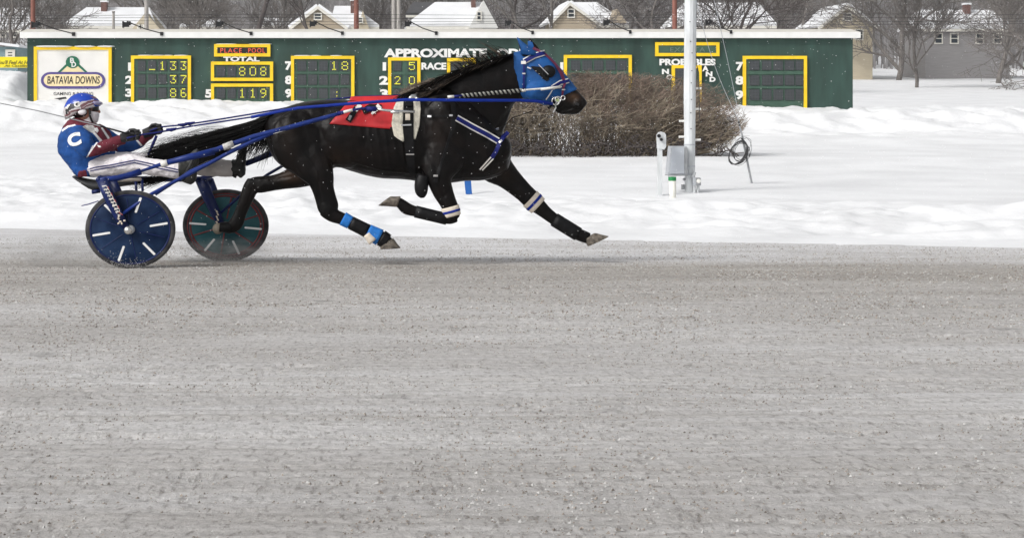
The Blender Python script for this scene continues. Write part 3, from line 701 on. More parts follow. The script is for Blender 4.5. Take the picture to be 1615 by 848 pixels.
chimney(hb, 553, 562, 2, 20, 209); m = MB(); e0, e1, ap = W(563, 40, 204), W(583, 40, 204), W(572, 16, 204); m.prism([(e0.x, e0.z-.5), (e1.x, e1.z-.5), (ap.x, ap.z)], 205, 210); m.obj('dormer', WALL['cream'], hb); add_window(hb, 566, 29, 571, 35, 204.9)
h = house_side('large house with long snow roof and pale end gable in the middle', 640, 762, 688, 764, 42, 3.5, 200, 10, 'white'); chimney(h, 743, 750, -4, 8, 204)
m = MB(); e0, e1, ap = W(740, 44, 199), W(786, 44, 199), W(763, 1, 199); m.prism([(e0.x, e0.z), (e1.x, e1.z), (ap.x, ap.z)], 199.2, 208); m.obj('gable', WALL['white'], h); add_window(h, 753, 20, 758, 31, 199.1)
h = house_side('dark roofed house partly hidden left of the long snow roof', 640, 694, 652, 684, 24, 4.5, 215, 9, 'grey', 'shingle')
h = house_front('tan gabled house with a single tall window right of the horse head', 866, 948, 38, 899, 4, 205, 11, 'tan'); add_window(h, 896.5, 16, 905, 27, 205.3)
h = house_side('snow roofed wing right of the second tan gable', 905, 992, 905, 948, 40, 4, 209, 9, 'tan'); m = MB(); e0, e1, ap = W(962, 36, 207), W(990, 36, 207), W(974, 14, 207); m.prism([(e0.x, e0.z), (e1.x, e1.z), (ap.x, ap.z)], 207.5, 213); m.obj('dormer', WALL['tan'], h)
h = house_side('house with huge snow roof behind the tall white pole', 1066, 1225, 1092, 1212, 41, 4, 200, 11, 'grey'); add_window(h, 1190, 20, 1194, 30, 202) if False else None
h = house_front('cream gabled house beyond the right end of the tote board', 1290, 1385, 44, 1337, 8, 203, 11, 'cream'); add_window(h, 1331, 22, 1342, 32, 203.3); add_window(h, 1316, 48, 1326, 62, 203.3); add_window(h, 1350, 48, 1360, 62, 203.3)
h = house_side('long grey house with snow roof at the far right', 1455, 1600, 1468, 1588, 46, 16, 205, 10, 'grey'); chimney(h, 1520, 1529, 8, 18, 209)
for a in (1475, 1500, 1540, 1568): add_window(h, a, 54, a+10, 68, 205.38)
# blue-grey shed by the banner
h = empty('shed', W(0, 100, 90), 'small blue grey shed with snowy roof behind the yellow banner', 'shed')
a, b = W(-40, 112, 92), W(28, 74, 92); MB().box((a.x, 92, a.z), (b.x, 96, b.z)).obj('wall', WALL['blue'], h)
m = MB(); p0, p1 = W(-42, 66, 91.7), W(30, 75, 91.7); slab(m, (p0.x, 91.7, p0.z), (p1.x, 91.7, p1.z), (p1.x, 96.3, p1.z), (p0.x, 96.3, p0.z), .12); m.obj('roof', M['roofsnow'], h); add_window(h, 13, 82.5, 20, 88.5, 91.98)
h = house_side('pale low house with snow roof behind the blue grey shed', 24, 62, 30, 58, 72, 62, 140, 6, 'white'); add_window(h, 30, 76, 36, 84, 140.35)

# ------------------------------------------------------------------ trees
def tree_mesh(seed, height, r0, spread=.6, levels=5, kids_=(3, 4), up=.35, first=.22, thin=.62):
    rg = random.Random(seed); tr, cr = MB(), MB()
    def branch(p, d, L, r, lev, out):
        n_ = 4 if lev <= 1 else (3 if lev <= 3 else 2); pts = [p]; rr = [r]; q = p.copy(); dd = d.copy()
        for i in range(n_):
            dd = (dd+Vector((rg.gauss(0, .16), rg.gauss(0, .16), rg.gauss(0, .10)+up*.12))).normalized(); q = q+dd*L/n_; pts.append(q.copy()); rr.append(max(.019, r*(1-(1-thin)*(i+1)/n_)))
        out.tube(pts, rr, 6 if lev == 0 else (4 if lev <= 2 else 3))
        if lev >= levels: return
        m_ = rg.randint(*kids_)+(2 if lev == 0 else 0)
        for k in range(m_):
            t = (first+(1-first)*(k+rg.random())/m_) if lev == 0 else (.3+.7*(k+rg.random())/m_)
            i = min(n_-1, int(t*n_)); fpt = pts[i].lerp(pts[i+1], t*n_-i); rad = rr[i]*(.45+.25*rg.random())
            ax = (pts[i+1]-pts[i]).normalized(); pv = Vector((rg.gauss(0,1), rg.gauss(0,1), rg.gauss(0,.5))); pv = (pv-ax*pv.dot(ax)).normalized()
            nd = (ax*(1-spread*.7)+pv*spread+Vector((0,0,up*.4))).normalized(); branch(fpt, nd, L*rg.uniform(.48, .78), max(.019, rad), lev+1, cr)
        branch(pts[-1], dd, L*.6, max(.019, rr[-1]*.9), lev+1, cr)
    branch(Vector((0,0,-.6)), Vector((0,0,1)), height*.55, r0, 0, tr); return tr.mesh('trunk', M['bark'], True), cr.mesh('crown', M['bark'])
TM = [tree_mesh(11, 13, .26), tree_mesh(23, 15, .34, .7), tree_mesh(37, 11, .17, .55, 5, (3,4), .5), tree_mesh(52, 14, .30, .8, 5, (3,4), .2), tree_mesh(61, 19, .22, .5, 4, (3,4), .45, .62)]
TMD = []
for a, b in TM:
    c, d_ = a.copy(), b.copy(); c.materials[0] = M['barkdark']; d_.materials[0] = M['barkdark']; TMD.append((c, d_))
def tree(u, Y, k, sc, label, dark=False, rot=0., group='bare trees behind the tote board', lean=0.):
    x = (u-U0)*Y/F; z = interp(PZ, Y)-.3; e = empty('bare_tree', (x, Y, z), label, 'tree', group); e.rotation_euler = (lean, lean*.6, rot); e.scale = (sc,)*3
    for me, nm in zip((TMD if dark else TM)[k], ('trunk', 'crown')): o = bpy.data.objects.new(nm, me); C.objects.link(o); o.parent = e
    return e
TR = [(6,150,2,.85,'thin bare tree at the extreme left edge'),(19,140,0,.8,'slim bare tree in front of the left grey house'),(262,235,1,1.0,'spreading bare tree right of the three window house'),(300,222,3,.85,'wide bare tree over the low snow roof at left'),
 (322,215,0,.95,'bare tree just left of the thick trunk'),(391,170,4,1.25,'bare tree with the thickest trunk left of centre'),(436,215,2,1.1,'bare tree left of the tan gable with window'),(511,165,4,.85,'slim dark bare tree standing in front of the tan gable'),
 (604,240,2,1.2,'slender bare tree between two middle houses'),(646,235,0,1.2,'bare tree behind the dark grey roof'),(800,220,3,1.,'bare tree right of the pale end gable'),(848,180,4,.9,'pale snowy trunk left of the second tan gable, left of two'),(862,178,4,.95,'pale snowy trunk left of the second tan gable, right of two'),
 (1000,225,1,1.0,'bare tree right of the second tan gable'),(1033,170,3,.75,'leaning bare tree with snow along its limbs'),(1125,150,1,.72,'dark bare tree right behind the tall white pole'),(1178,230,0,1.2,'bare tree over the huge snow roof'),(1258,212,3,.95,'bare tree left of the cream gable at right'),(1415,200,1,1.,'bare tree between the two right hand houses'),(1445,170,2,1.,'slim bare tree left of the long grey house'),(1572,185,0,1.05,'bare tree over the long grey house at far right'),(1622,165,3,.9,'bare tree at the extreme right edge')]
for i, (u, Y, k, sc, lb) in enumerate(TR): tree(u, Y, k, sc, lb, u in (391,511,1125,800,1000), i*1.7, lean=.16 if u == 1033 else 0)
# the far wood reads as one mass on the rise behind the houses
mb = MB(); rg = random.Random(5); V, Fc = [], []
def stick(a, b, r):
    o = len(V); d = (b-a); s_ = Vector((r, 0, 0)); t_ = Vector((0, r, 0))
    V.extend([a-s_, a+s_, a+t_*1.5, b]); Fc.extend([(o, o+1, o+3), (o+1, o+2, o+3), (o+2, o, o+3)])
for i in range(2600):
    Y = 255+120*rg.random()**1.2; u = -150+1950*rg.random(); x = (u-U0)*Y/F; z = interp(PZ, Y)-.3; H = rg.uniform(10, 18)
    b = Vector((x, Y, z)); t = Vector((x+rg.gauss(0, .7), Y, z+H)); stick(b, t, rg.uniform(.08, .2))
    for k in range(20):
        f = rg.uniform(.18, 1); p_ = b.lerp(t, f); L_ = H*.34*(1.15-f*.7)*rg.uniform(.5, 1.2); a_ = rg.random()*6.28
        q_ = p_+Vector((L_*.75*math.cos(a_), L_*.5*math.sin(a_), L_*rg.uniform(.15, .8))); stick(p_, q_, rg.uniform(.035, .075))
        for j in range(2): f2 = rg.uniform(.3, .9); p2 = p_.lerp(q_, f2); stick(p2, p2+Vector((rg.gauss(0, L_*.28), rg.gauss(0, .3), L_*rg.uniform(.1, .45))), .028)
mb.add(V, Fc); tag(mb.obj('far_wood', mat('hazed_wood_bark', (.25,.24,.24), .95, .3, .3)), 'grey leafless wood on the rise behind the houses', kind='stuff')  # bark colour paled to imitate haze over the distance
mb = MB(); V2 = []
for i, (y, zf) in enumerate(((360,0),(385,8),(420,19),(480,30),(600,34))):
    for k in range(81): x = -260+k*9; V2.append((x, y, interp(PZ, y)-1+zf*(1+.25*noise.noise(Vector((x*.01, 7, 1))))))
mb.add(V2, [(i*81+k, i*81+k+1, (i+1)*81+k+1, (i+1)*81+k) for i in range(4) for k in range(80)])
tag(mb.obj('hill', mat('wooded_snowy_hill', (.24,.235,.24), .95, .3, .22, col2=(.50,.50,.51), detail=10), None, True), kind='structure')

# ------------------------------------------------------------------ hedge
HY = 52.5
hedge = empty('hedge', W(885, 240, HY), 'big brown leafless clipped hedge standing in snow in front of the tote board', 'hedge')
top = [(590,182),(612,160),(640,137),(680,124),(740,116),(820,112),(900,111.5),(980,113),(1050,119),(1100,127),(1140,140),(1160,155),(1168,172),(1170,186)]
rg = random.Random(9)
def hedge_top(u): return interp(top, u)
def twigs(count, subs, sel):
    V, Fc = [], []
    def seg(a, b, r0, r1):
        d = (b-a)
        if d.length < 1e-5: return
        d.normalize(); s1 = d.cross(Vector((.2,1,.1))).normalized(); s2 = d.cross(s1); o = len(V)
        for p_, r_ in ((a, r0), (b, r1)):
            for k in range(3): V.append(p_+s1*(r_*math.cos(k*2.094))+s2*(r_*math.sin(k*2.094)))
        for k in range(3): k2 = (k+1) % 3; Fc.append((o+k, o+k2, o+3+k2, o+3+k))
    for i in range(count):
        u = 596+574*rg.random() if rg.random() > .14 else 598+150*rg.random(); dy = rg.uniform(-1, 1); vt = hedge_top(u); Y = HY+dy*1.7
        zt = W(u, vt, HY).z; zb = interp(PZ, Y)-.08; hgt = max(.4, zt-zb); zt += rg.gauss(0,.045)
        zt -= hgt*.42*abs(dy)**2.2
        if sel == 'pale': dy = rg.uniform(-1.05, -.45); Y = HY+dy*1.7
        if sel != 'out': zt = zb+(zt-zb)*rg.uniform(.45, .95)
        x = (u-U0)*HY/F; side = (u-880)/290
        gap = noise.noise(Vector((u*.021, 3.3, 0)))+.35*noise.noise(Vector((u*.09, 1.3, 0)))
        if 720 < u < 1010 and gap > .02 and rg.random() < .72: continue
        zb += max(0., gap+.1)*.35*rg.random()
        root = Vector((x-side*.7*rg.uniform(.3,1)*abs(side)**1.5*1.6+rg.gauss(0,.16), HY+dy*.75+rg.gauss(0,.15), zb)); tip = Vector((x+rg.gauss(0,.05), Y, zt+rg.gauss(0,.03)))
        if side > .82: tip.z = min(tip.z, zb+.35+rg.random()*hgt)
        jt = .13 if sel == 'out' else .24
        if u > 1000: root.x -= ((u-1000)/168)**1.3*1.15
        if sel != 'out': tip.x += rg.gauss(0,.4)
        c1 = root.lerp(tip, .35)+Vector((rg.gauss(0,jt), rg.gauss(0,.12), rg.gauss(0,.05)-.05)); c2 = root.lerp(tip, .7)+Vector((rg.gauss(0,jt), rg.gauss(0,.12), rg.gauss(0,.05)))
        for w_ in (c1, c2, tip):
            xm = (interp([(100,1146),(150,1154),(172,1166),(186,1167),(235,1130),(260,1120)], V0-(w_.z-ZC)*F/HY)-U0)*HY/F
            if w_.x > xm: w_.x = xm-rg.random()*.12
        r = rg.uniform(.006, .0135)*(1.25 if sel == 'pale' else 1); P_ = [root, c1, c2, tip]; lowf = (.30 if u > 1010 else .55)+.12*max(0, gap)
        for k in range(3): seg(P_[k], P_[k+1], r*(1-.24*k), r*(1-.24*(k+1)))
        for k in range(subs):
            f = lowf+(.94-lowf)*rg.random()**.75; j = min(2, int(f*3)); p_ = P_[j].lerp(P_[j+1], f*3-j); L_ = rg.uniform(.18, .55)
            q_ = p_+Vector((rg.gauss(0,.8)+side*.3, rg.gauss(0,.5)-.1, rg.uniform(-.15,.95)))*L_
            uu = q_.x*F/HY+U0; lim = W(0, hedge_top(max(596, min(1170, uu))), HY).z+.02
            if q_.z > lim: q_.z = lim-rg.random()*.08
            vq = V0-(q_.z-ZC)*F/HY; ur = interp([(100,1150),(150,1157),(172,1168),(186,1169),(235,1134),(260,1128)], vq)
            xm = (ur-U0)*HY/F
            if q_.x > xm: q_.x = xm-rg.random()*.1
            seg(p_, q_, .0062, .0038)
            if rg.random() < .6: p3 = p_.lerp(q_, .5); q3 = p3+Vector((rg.gauss(0,.14), rg.gauss(0,.14), rg.uniform(-.02,.22))); q3.z = min(q3.z, lim); seg(p3, q3, .005, .003)
    return V, Fc
V, Fc = twigs(1700, 6, 'out'); o = MB().add(V, Fc).obj('outer_twigs', M['twigred'], hedge); tag(o, kind='stuff')
V, Fc = twigs(700, 5, 'pale'); o = MB().add(V, Fc).obj('pale_stems', mat('pale_twig', (.20,.165,.12), .85, .35, 2.2, col2=(.34,.285,.21)), hedge); tag(o, kind='stuff')
V, Fc = twigs(900, 3, 'in'); o = MB().add(V, Fc).obj('inner_stems', M['twig'], hedge); tag(o, kind='stuff')
V, Fc = [], []
m = MB()
for i in range(150):
    u = 690+450*rg.random()**.9; x = (u-U0)*HY/F; p_ = Vector((x, HY-1.3-rg.random()*.5, interp(PZ, HY)+.12+rg.random()*.3)); pts = [p_]
    for k in range(5): p_ = p_+Vector((rg.gauss(.0,.13), -.06+rg.gauss(0,.06), rg.gauss(-.03,.09))); p_.z = max(p_.z, interp(PZ, HY)-.02); pts.append(p_)
    m.tube(pts, [.018,.016,.014,.012,.009,.005], 4)
tag(m.obj('low_runners', M['barkdark'], hedge), kind='stuff')

# ------------------------------------------------------------------ tall pole, boxes, post, bollard, stake, marker
PY = 38.0
pp = empty('light_pole', W(1088, 305, PY), 'tall pale grey metal pole standing in the snow right of the hedge', 'pole')
def tri(mb, rows): 
    mb.rings(rows); return mb
rows = []
for v, a, b in ((309,1080,1095.5),(245,1079.5,1096),(150,1078.5,1097),(0,1080,1098.5),(-260,1083,1100)):
    c = W((a+b)/2, v, PY); r = (b-a)/2*PY/F; rows.append([c+Vector((r*1.03*math.cos(k*math.pi/6+.26), r*1.03*math.sin(k*math.pi/6+.26), 0)) for k in range(12)])
MB().rings(rows).obj('shaft', M['polewhite'], pp)
for u0, v in ((1098,139.5),(1097.5,172),(1097,220.5)): a, b = W(u0-1, v, PY), W(u0+8, v, PY); MB().tube([a, b], .022, 6).obj('step_peg', M['whitestrap'], pp)
for u0, v in ((1078,191),(1077.5,216)): a, b = W(u0+2, v, PY), W(u0-7, v, PY); MB().tube([a, b], .022, 6).obj('step_peg', M['whitestrap'], pp)
m = MB()
for v in (228, 262, 275): c = W(1087.5, v, PY); m.rings([[c+Vector((.112*math.cos(k*.5236), .112*math.sin(k*.5236), dz)) for k in range(12)] for dz in (-.012, .012)])
m.obj('band', M['galv'], pp)
m = MB()
for v in (35, 66, 84, 112, 131, 157, 178, 203): c = W(1088.5+rng.uniform(-2,2), v, PY); m.tube([c+Vector((0,-.125,0)), c+Vector((0,-.09,0))], .011, 6)
m.obj('bolt_holes', M['black'], pp)
MB().tube([W(1099, 0, PY-.02), W(1096.5, 60, PY-.05), W(1098, 100, PY-.03), W(1102, 115, PY-.03), W(1103, 190, PY-.02)], .009, 5).obj('cable', M['wire'], pp)
cb = empty('electrical_cabinet', W(1066, 275, PY), 'grey metal cabinet mounted on the left side of the tall pole', 'cabinet')
m = MB(); q = [W(1055,230.5,PY), W(1080,230.5,PY), W(1080,275,PY), W(1050.5,275,PY)]
m.prism([(p_.x, p_.z) for p_ in q], PY-.28, PY+.12); m.obj('body', M['galv'], cb)
q = [W(1057.5,232.5,PY), W(1075.5,232.5,PY), W(1075.5,273,PY), W(1053.5,273,PY)]; MB().prism([(p_.x, p_.z) for p_ in q], PY-.30, PY-.278).obj('door', mat('cabinet_door', (.50,.53,.575), .4, .06, 4., metal=.1), cb)
a, b = W(1075.7, 273, PY), W(1080.3, 232, PY); MB().box((a.x, PY-.31, a.z), (b.x, PY-.276, b.z)).obj('side_rail', M['grey'], cb)
a, b = W(1050, 276.5, PY), W(1081, 275, PY); MB().box((a.x, PY-.31, a.z), (b.x, PY+.13, b.z)).obj('lower_lip', M['grey'], cb)
mt = empty('meter_box', W(1099, 305, PY), 'small grey electric meter box at the right foot of the tall pole', 'meter box')
a, b = W(1090, 292, PY), W(1094.5, 279, PY); MB().box((a.x, PY-.24, a.z), (b.x, PY-.10, b.z)).obj('side_box', M['galv'], mt)
a, b = W(1094.2, 291.5, PY), W(1102, 280, PY); MB().box((a.x, PY-.26, a.z), (b.x, PY-.06, b.z)).obj('meter', M['grey'], mt)
c = W(1098, 284.5, PY); MB().tube([(c.x, PY-.31, c.z), (c.x, PY-.258, c.z)], .04, 12).obj('dial', M['whitestrap'], mt)
m = MB(); m.tube([W(1095.3, 307, PY-.18), W(1095.3, 291, PY-.18)], .026, 8); m.tube([W(1100, 307, PY-.15), W(1101, 298, PY-.15), W(1101, 289, PY-.15)], .03, 8); m.tube([W(1096,272,PY-.14), W(1092.5, 280, PY-.17)], .03, 8); m.obj('conduit', M['polewhite'], mt)
m = MB(); m.tube([W(1077,291,PY-.06), W(1077,299,PY-.06)], .035, 8); m.tube([W(1078,282,PY-.06), W(1080,284,PY-.05)], .025, 6); m.obj('connector', M['grey'], mt)
YP = 37.4
ps = empty('sensor_post', W(1041, 306, YP), 'slim white post with two black sensor eyes left of the cabinet', 'post')
a, b = W(1037, 310, YP), W(1044, 232, YP); MB().box((a.x, YP-.06, a.z), (b.x, YP+.05, b.z)).obj('post', M['polewhite'], ps)
pl_ = [W(u, v, YP) for u, v in ((1036.5,234),(1036,213),(1038.5,209),(1043,207.8),(1047.5,209.5),(1049.5,213),(1049.5,232),(1046.5,236))]
MB().prism([(p_.x, p_.z) for p_ in pl_], YP-.09, YP+.07).obj('sensor_head', M['polewhite'], ps)
for u, v, r in ((1037.8,214.2,.034),(1041.5,220,.028)): c = W(u, v, YP); MB().tube([(c.x, YP-.15, c.z), (c.x, YP-.085, c.z)], r, 12).obj('sensor_eye', M['black'], ps)
YB = 36.2
bo = empty('bollard', W(1061.5, 318, YB), 'cream plastic bollard with green band below the cabinet', 'bollard')
c0, c1, c2, c3 = W(1061.5, 320, YB), W(1060.5, 285, YB), W(1060.2, 284.8, YB), W(1060.2, 278.8, YB); MB().tube([c0, c1], [.055, .07], 14).obj('tube', M['creampvc'], bo, True); MB().tube([c2, c3], .074, 14).obj('green_cap', M['greycap'], bo)
YS = 41.
st = empty('stake', W(1185, 286, YS), 'dark slanted metal stake carrying a coil of wire at right', 'stake')
MB().tube([W(1185.5, 289, YS), W(1170, 212, YS), W(1164.5, 190, YS)], [.024,.021,.014], 8).obj('rod', M['grey'], st)
m = MB(); 
for u, v in ((1165.2,193),(1166.3,197.5),(1170.5,219)): c = W(u, v, YS); m.ellipsoid(c, (.026,.026,.022), 8, 6)
m.obj('insulator', M['black'], st, True)
co = empty('wire_coil', W(1166, 260, YS), 'loose coil of black cable hanging on the slanted stake', 'cable coil')
def loop(cu, cv, ru, rv, tilt, Y, r, mb, wob=0.):
    pts = []
    for k in range(29):
        t = k*6.2832/28; du = ru*math.cos(t); dv = rv*math.sin(t); pts.append(W(cu+du*math.cos(tilt)-dv*math.sin(tilt)+rg.gauss(0,wob), cv+du*math.sin(tilt)+dv*math.cos(tilt)+rg.gauss(0,wob), Y+rg.uniform(-.02,.02)))
    mb.tube(pts, r, 5)
m = MB()
for i in range(4): loop(1163.5+i*.5, 240.5+i*.3, 11.5+i*.7, 20.5-i*.5, .52, YS-.06-.02*i, .011, m, .12)
m.obj('thick_loops', M['wire'], co); m = MB()
for i in range(6): loop(1166+rg.uniform(-4,6), 240+rg.uniform(-5,5), rg.uniform(9,16), rg.uniform(14,22), rg.uniform(-.1,.9), YS-.03, .0045, m, .25)
m.obj('thin_loops', M['wire'], co)
for (a, b, cpt), lb in ((((1108,40,PY-.2),(1165.5,190,YS),(1127,118,39)), 'thin pale guy wire bowing from the pole top to the stake'), (((1136,44,PY),(1163,170,YS),(1150,105,39)), 'thin straight pale wire rising right of the bowed guy wire')):
    A_, B_, C_ = W(*a), W(*b), W(*cpt)
    pts = [A_*(1-t)**2+C_*2*t*(1-t)+B_*t*t for t in [k/12 for k in range(13)]]; up_ = A_+(A_-pts[1])*4
    tag(MB().tube([up_]+pts, .006, 5).obj('guy_wire', M['galv']), lb, 'wire', 'guy wires beside the tall pole')
YM = 37.8
mk = empty('marker_post', W(739, 306, YM), 'small bright blue marker board standing in snow seen beneath the horse', 'marker')
q = [W(u, v, YM) for u, v in ((730,262),(741,262),(744.5,306),(734.5,306.5))]; MB().prism([(p_.x, p_.z) for p_ in q], YM-.03, YM+.03).obj('board', M['bluepost'], mk)
q = [W(u, v, YM) for u, v in ((737,306),(741,306),(741.5,312),(738,312))]; MB().prism([(p_.x, p_.z) for p_ in q], YM-.02, YM+.02).obj('spike', M['grey'], mk)

# ------------------------------------------------------------------ the horse
YH = 17.65; YN, YF = 17.42, 17.88
horse = empty('horse', (W(640, 417, YH).x, YH, 0.0), 'black brown racehorse in full trot wearing a blue hood and red saddle pad', 'horse')
mb = MB()
loft_tb(mb, [(417,196,421,226,.08),(424,184,432,250,.19),(438,174.5,450,266,.245),(458,166.5,476,280,.275),(478,161,506,281,.285),(500,158,529,264,.28),(530,157,552,269.5,.28),(560,158,578,277,.30),(590,158.5,604,281.5,.31),(620,156.5,636,283,.30),(648,152,668,287,.28),(668,142,702,289.5,.25),(692,134,735,285.5,.24),(718,140,766,284,.23),(750,165,797,272,.19),(778,196,805,253,.13),(797,214,807,241,.06)], YH, 28, .88)
loft_tb(mb, [(648,153,752,255,.17),(680,132,786,222,.145),(710,117.5,797,200,.12),(745,104.5,802,186,.10),(780,92.5,807,172,.088),(808,83.5,813,162,.082),(824,80,826,156,.07)], YH, 24, .9)
HEAD = [(812,83,814,154,.068),(832,79.5,829,156,.083),(853,80.5,846,161,.096),(870,93.5,860,166,.10),(884,110.5,871,169,.08),(895,124.5,878,172.5,.066),(907,139.5,885,178.5,.058),(916.5,149,898,181,.058),(924,157.5,911,180,.05),(926.5,163,918,174,.03)]
loft_tb(mb, HEAD, YH, 24, .88)
# near hind
limb(mb, [(474,212,44,.12,17.50),(488,248,38,.105,17.45),(504,278,24,.075,YN),(509,296,18,.058,YN),(514,314,17,.05,YN),(518,328,17,.048,YN),(521,338,11,.045,YN)])
limb(mb, [(512,330,12,.045,YN),(524,339,11.5,.043,YN),(545,347,9.5,.036,YN),(566,358,9,.032,YN),(584,366.5,9.5,.035,YN),(597,373,11.5,.042,YN),(608,379,10,.036,YN),(614,384,9,.035,YN)])
# far hind
limb(mb, [(500,256,38,.10,17.80),(475,275,22,.085,17.85),(450,284,14.5,.066,YF),(430,288.5,12.5,.055,YF),(412,291,13.5,.05,YF),(400,291,12,.046,YF),(392,292,8,.04,YF)])
limb(mb, [(400,284,10,.04,YF),(395,297,12.5,.043,YF),(387,317,11,.037,YF),(379,336,10,.034,YF),(374,349,11.5,.041,YF),(367,357,11,.04,YF),(360,359,9,.036,YF)])
# near fore, folded
limb(mb, [(700,228,42,.11,17.48),(694,262,33,.09,17.44),(693,284,20,.072,YN),(699,303,16.5,.056,YN),(708,322,13.5,.047,YN),(713.5,336,13,.047,YN),(716,345,9,.04,YN)])
limb(mb, [(720,342,8,.04,YN),(708,344.5,9.5,.04,YN),(690,341.5,7.5,.032,YN),(668,336,7.5,.03,YN),(650,332,9,.034,YN),(640,328,10,.037,YN),(632,321,8.5,.034,YN),(626,318,8,.034,YN)])
# far fore, reaching
limb(mb, [(765,240,40,.11,17.78),(782,263,29,.09,17.84),(798,277,21,.072,YF),(812,290,17.5,.058,YF),(827,304,15.5,.05,YF),(842,318.5,15,.047,YF),(853,328.5,12,.041,YF),(868,341,10,.034,YF),(888,355.5,9.5,.032,YF),(905,366,9.5,.033,YF),(917,371.5,10,.036,YF),(929,376,9,.034,YF)])
px = YH/F
for (u, v, y, ru, rv, ry) in ((468,222,17.43,40,48,.085),(468,222,17.87,40,48,.085),(700,212,17.45,40,58,.075),(700,212,17.85,40,58,.075),(500,185,17.62,45,26,.22),(790,235,17.55,17,22,.10),(790,235,17.76,17,22,.10),(690,262,17.42,24,30,.06),(545,215,17.5,60,50,.18),(848,143,17.60,20,17,.075),(848,143,17.70,20,17,.075),(866,113,17.60,13,13,.06),(866,113,17.7,13,13,.06),(911,163,17.61,9,9,.035),(911,163,17.69,9,9,.035),(664,297,17.40,10,14,.05),(890,172,17.65,16,9,.04)):
    mb.ellipsoid(W(u, v, y), (ru*px, ry, rv*px), 18, 12)
# ears of the body
for tip, c0, y in (((816,62),(829,84),17.59),((836,63),(846,80),17.71)):
    t_, b_ = W(*tip, y), W(*c0, y); mb.tube([b_+Vector((0,0,-.03)), b_, b_.lerp(t_, .45), t_], [.03,.036,.028,.006], 10)
body = remesh(mb, .0065, 8)
RELIEF = [([(668,150),(690,185),(712,222),(745,252)],6,-.010),([(659,178),(664,210),(672,235),(688,262)],6,-.011),([(690,140),(735,190),(772,215)],7,-.008),([(812,168),(788,198),(765,226)],5,-.010),([(700,165),(722,205),(738,240)],8,.007),
 ([(498,195),(518,232),(530,262)],7,-.013),([(438,190),(450,232),(468,276)],6,-.010),([(470,178),(484,222),(494,262)],7,-.008),([(456,190),(468,230),(482,270)],8,.007),([(502,286),(508,318)],3,-.007),([(497,292),(503,322)],2.5,.004),([(686,272),(700,308)],3,-.007),([(788,260),(822,298)],3.2,-.007),([(775,268),(806,298)],3,.004),
 ([(556,254),(606,268),(656,273)],1.8,.0045),([(716,232),(733,258),(728,282)],1.6,.004),([(478,238),(500,268),(509,300)],1.6,.004),([(752,205),(766,232),(762,256)],1.6,.0035),([(424,286),(455,281)],2.5,-.006),([(395,300),(382,334)],2,-.005),([(545,343),(580,362)],2,-.004),([(660,333),(695,340)],2,-.004),([(868,338),(905,363)],2,-.004),
 ([(845,150),(860,160)],3,-.006),([(906,158),(916,172)],2.5,-.006),([(890,176),(904,171),(914,173)],1.6,-.007)]+[([(566+i*13,192),(574+i*12.2,232),(582+i*11,266)],2.6,.0032) for i in range(6)]
nv = len(body.vertices); co = np.empty(nv*3, np.float32); body.vertices.foreach_get('co', co); co = co.reshape(-1, 3).astype(np.float64)
nr = np.empty(nv*3, np.float32); body.vertices.foreach_get('normal', nr); nr = nr.reshape(-1, 3)
uu = co[:, 0]*F/17.5+U0; vv_ = V0-(co[:, 2]-ZC)*F/17.5; dsp = np.zeros(nv); side_w = np.clip(np.abs(nr[:, 1])*1.6-.25, 0, 1)
for path, wd_, hgt_ in RELIEF:
    best = np.full(nv, 1e9)
    for (ax, ay), (bx_, by_) in zip(path, path[1:]):
        dx, dy = bx_-ax, by_-ay; t = np.clip(((uu-ax)*dx+(vv_-ay)*dy)/(dx*dx+dy*dy), 0, 1); best = np.minimum(best, (uu-ax-t*dx)**2+(vv_-ay-t*dy)**2)
    dsp += hgt_*np.exp(-best/(wd_*wd_))*side_w
co += nr*dsp[:, None]; body.vertices.foreach_set('co', co.astype(np.float32).ravel()); body.update()
# coat colour: tan at the muzzle side and inside the far thigh
att = body.attributes.new('tan', 'FLOAT', 'POINT'); vals = []
for v in body.vertices:
    c = v.co; u = c.x*F/c.y+U0; vv = V0-(c.z-ZC)*F/c.y
    a = math.exp(-(((u-903)/10)**2+((vv-153)/7)**2))*.55
    if c.y > 17.6: a = max(a, .42*math.exp(-(((u-462)/24)**2+((vv-276)/10)**2)))
    a = max(a, .07*math.exp(-(((u-455)/16)**2+((vv-215)/30)**2)), .06*math.exp(-(((u-690)/14)**2+((vv-205)/30)**2)), .10*math.exp(-(((u-800)/16)**2+((vv-275)/14)**2)), .09*math.exp(-(((u-540)/30)**2+((vv-250)/14)**2)))
    vals.append(a)
att.data.foreach_set('value', vals)
named(body, 'body', M['coat'], horse); BT = bvh(body)

def hoof(t0, t1, b0, b1, Y, h0, h1, lab=None):
    m = MB(); a, b, c, d_ = W(*t0, Y), W(*t1, Y), W(*b0, Y), W(*b1, Y); rs = []
    for k in (0, .12, .5, .93, 1.):
        p_, q_ = a.lerp(c, k), b.lerp(d_, k); s = 1.06 if k == .12 else (.97 if k == 1 else 1)
        rs.append(ring((p_+q_)/2, (p_-q_)/2*s, Vector((0, h0+(h1-h0)*k, 0))*s, 18))
    m.rings(rs); return m.obj('hoof', lab or M['hoof'], horse, True)
hoof((620,376), (599,384), (632,391), (600,393), YN, .042, .052)
hoof((366,350), (364,368), (347,350.5), (346,366), YF, .042, .05, M['strap'])
hoof((632,310), (626,326), (616,309.5), (596,324.5), YN, .04, .05)
hoof((938,367.5), (921,378), (960.5,372.5), (927,388.5), YF, .042, .052)

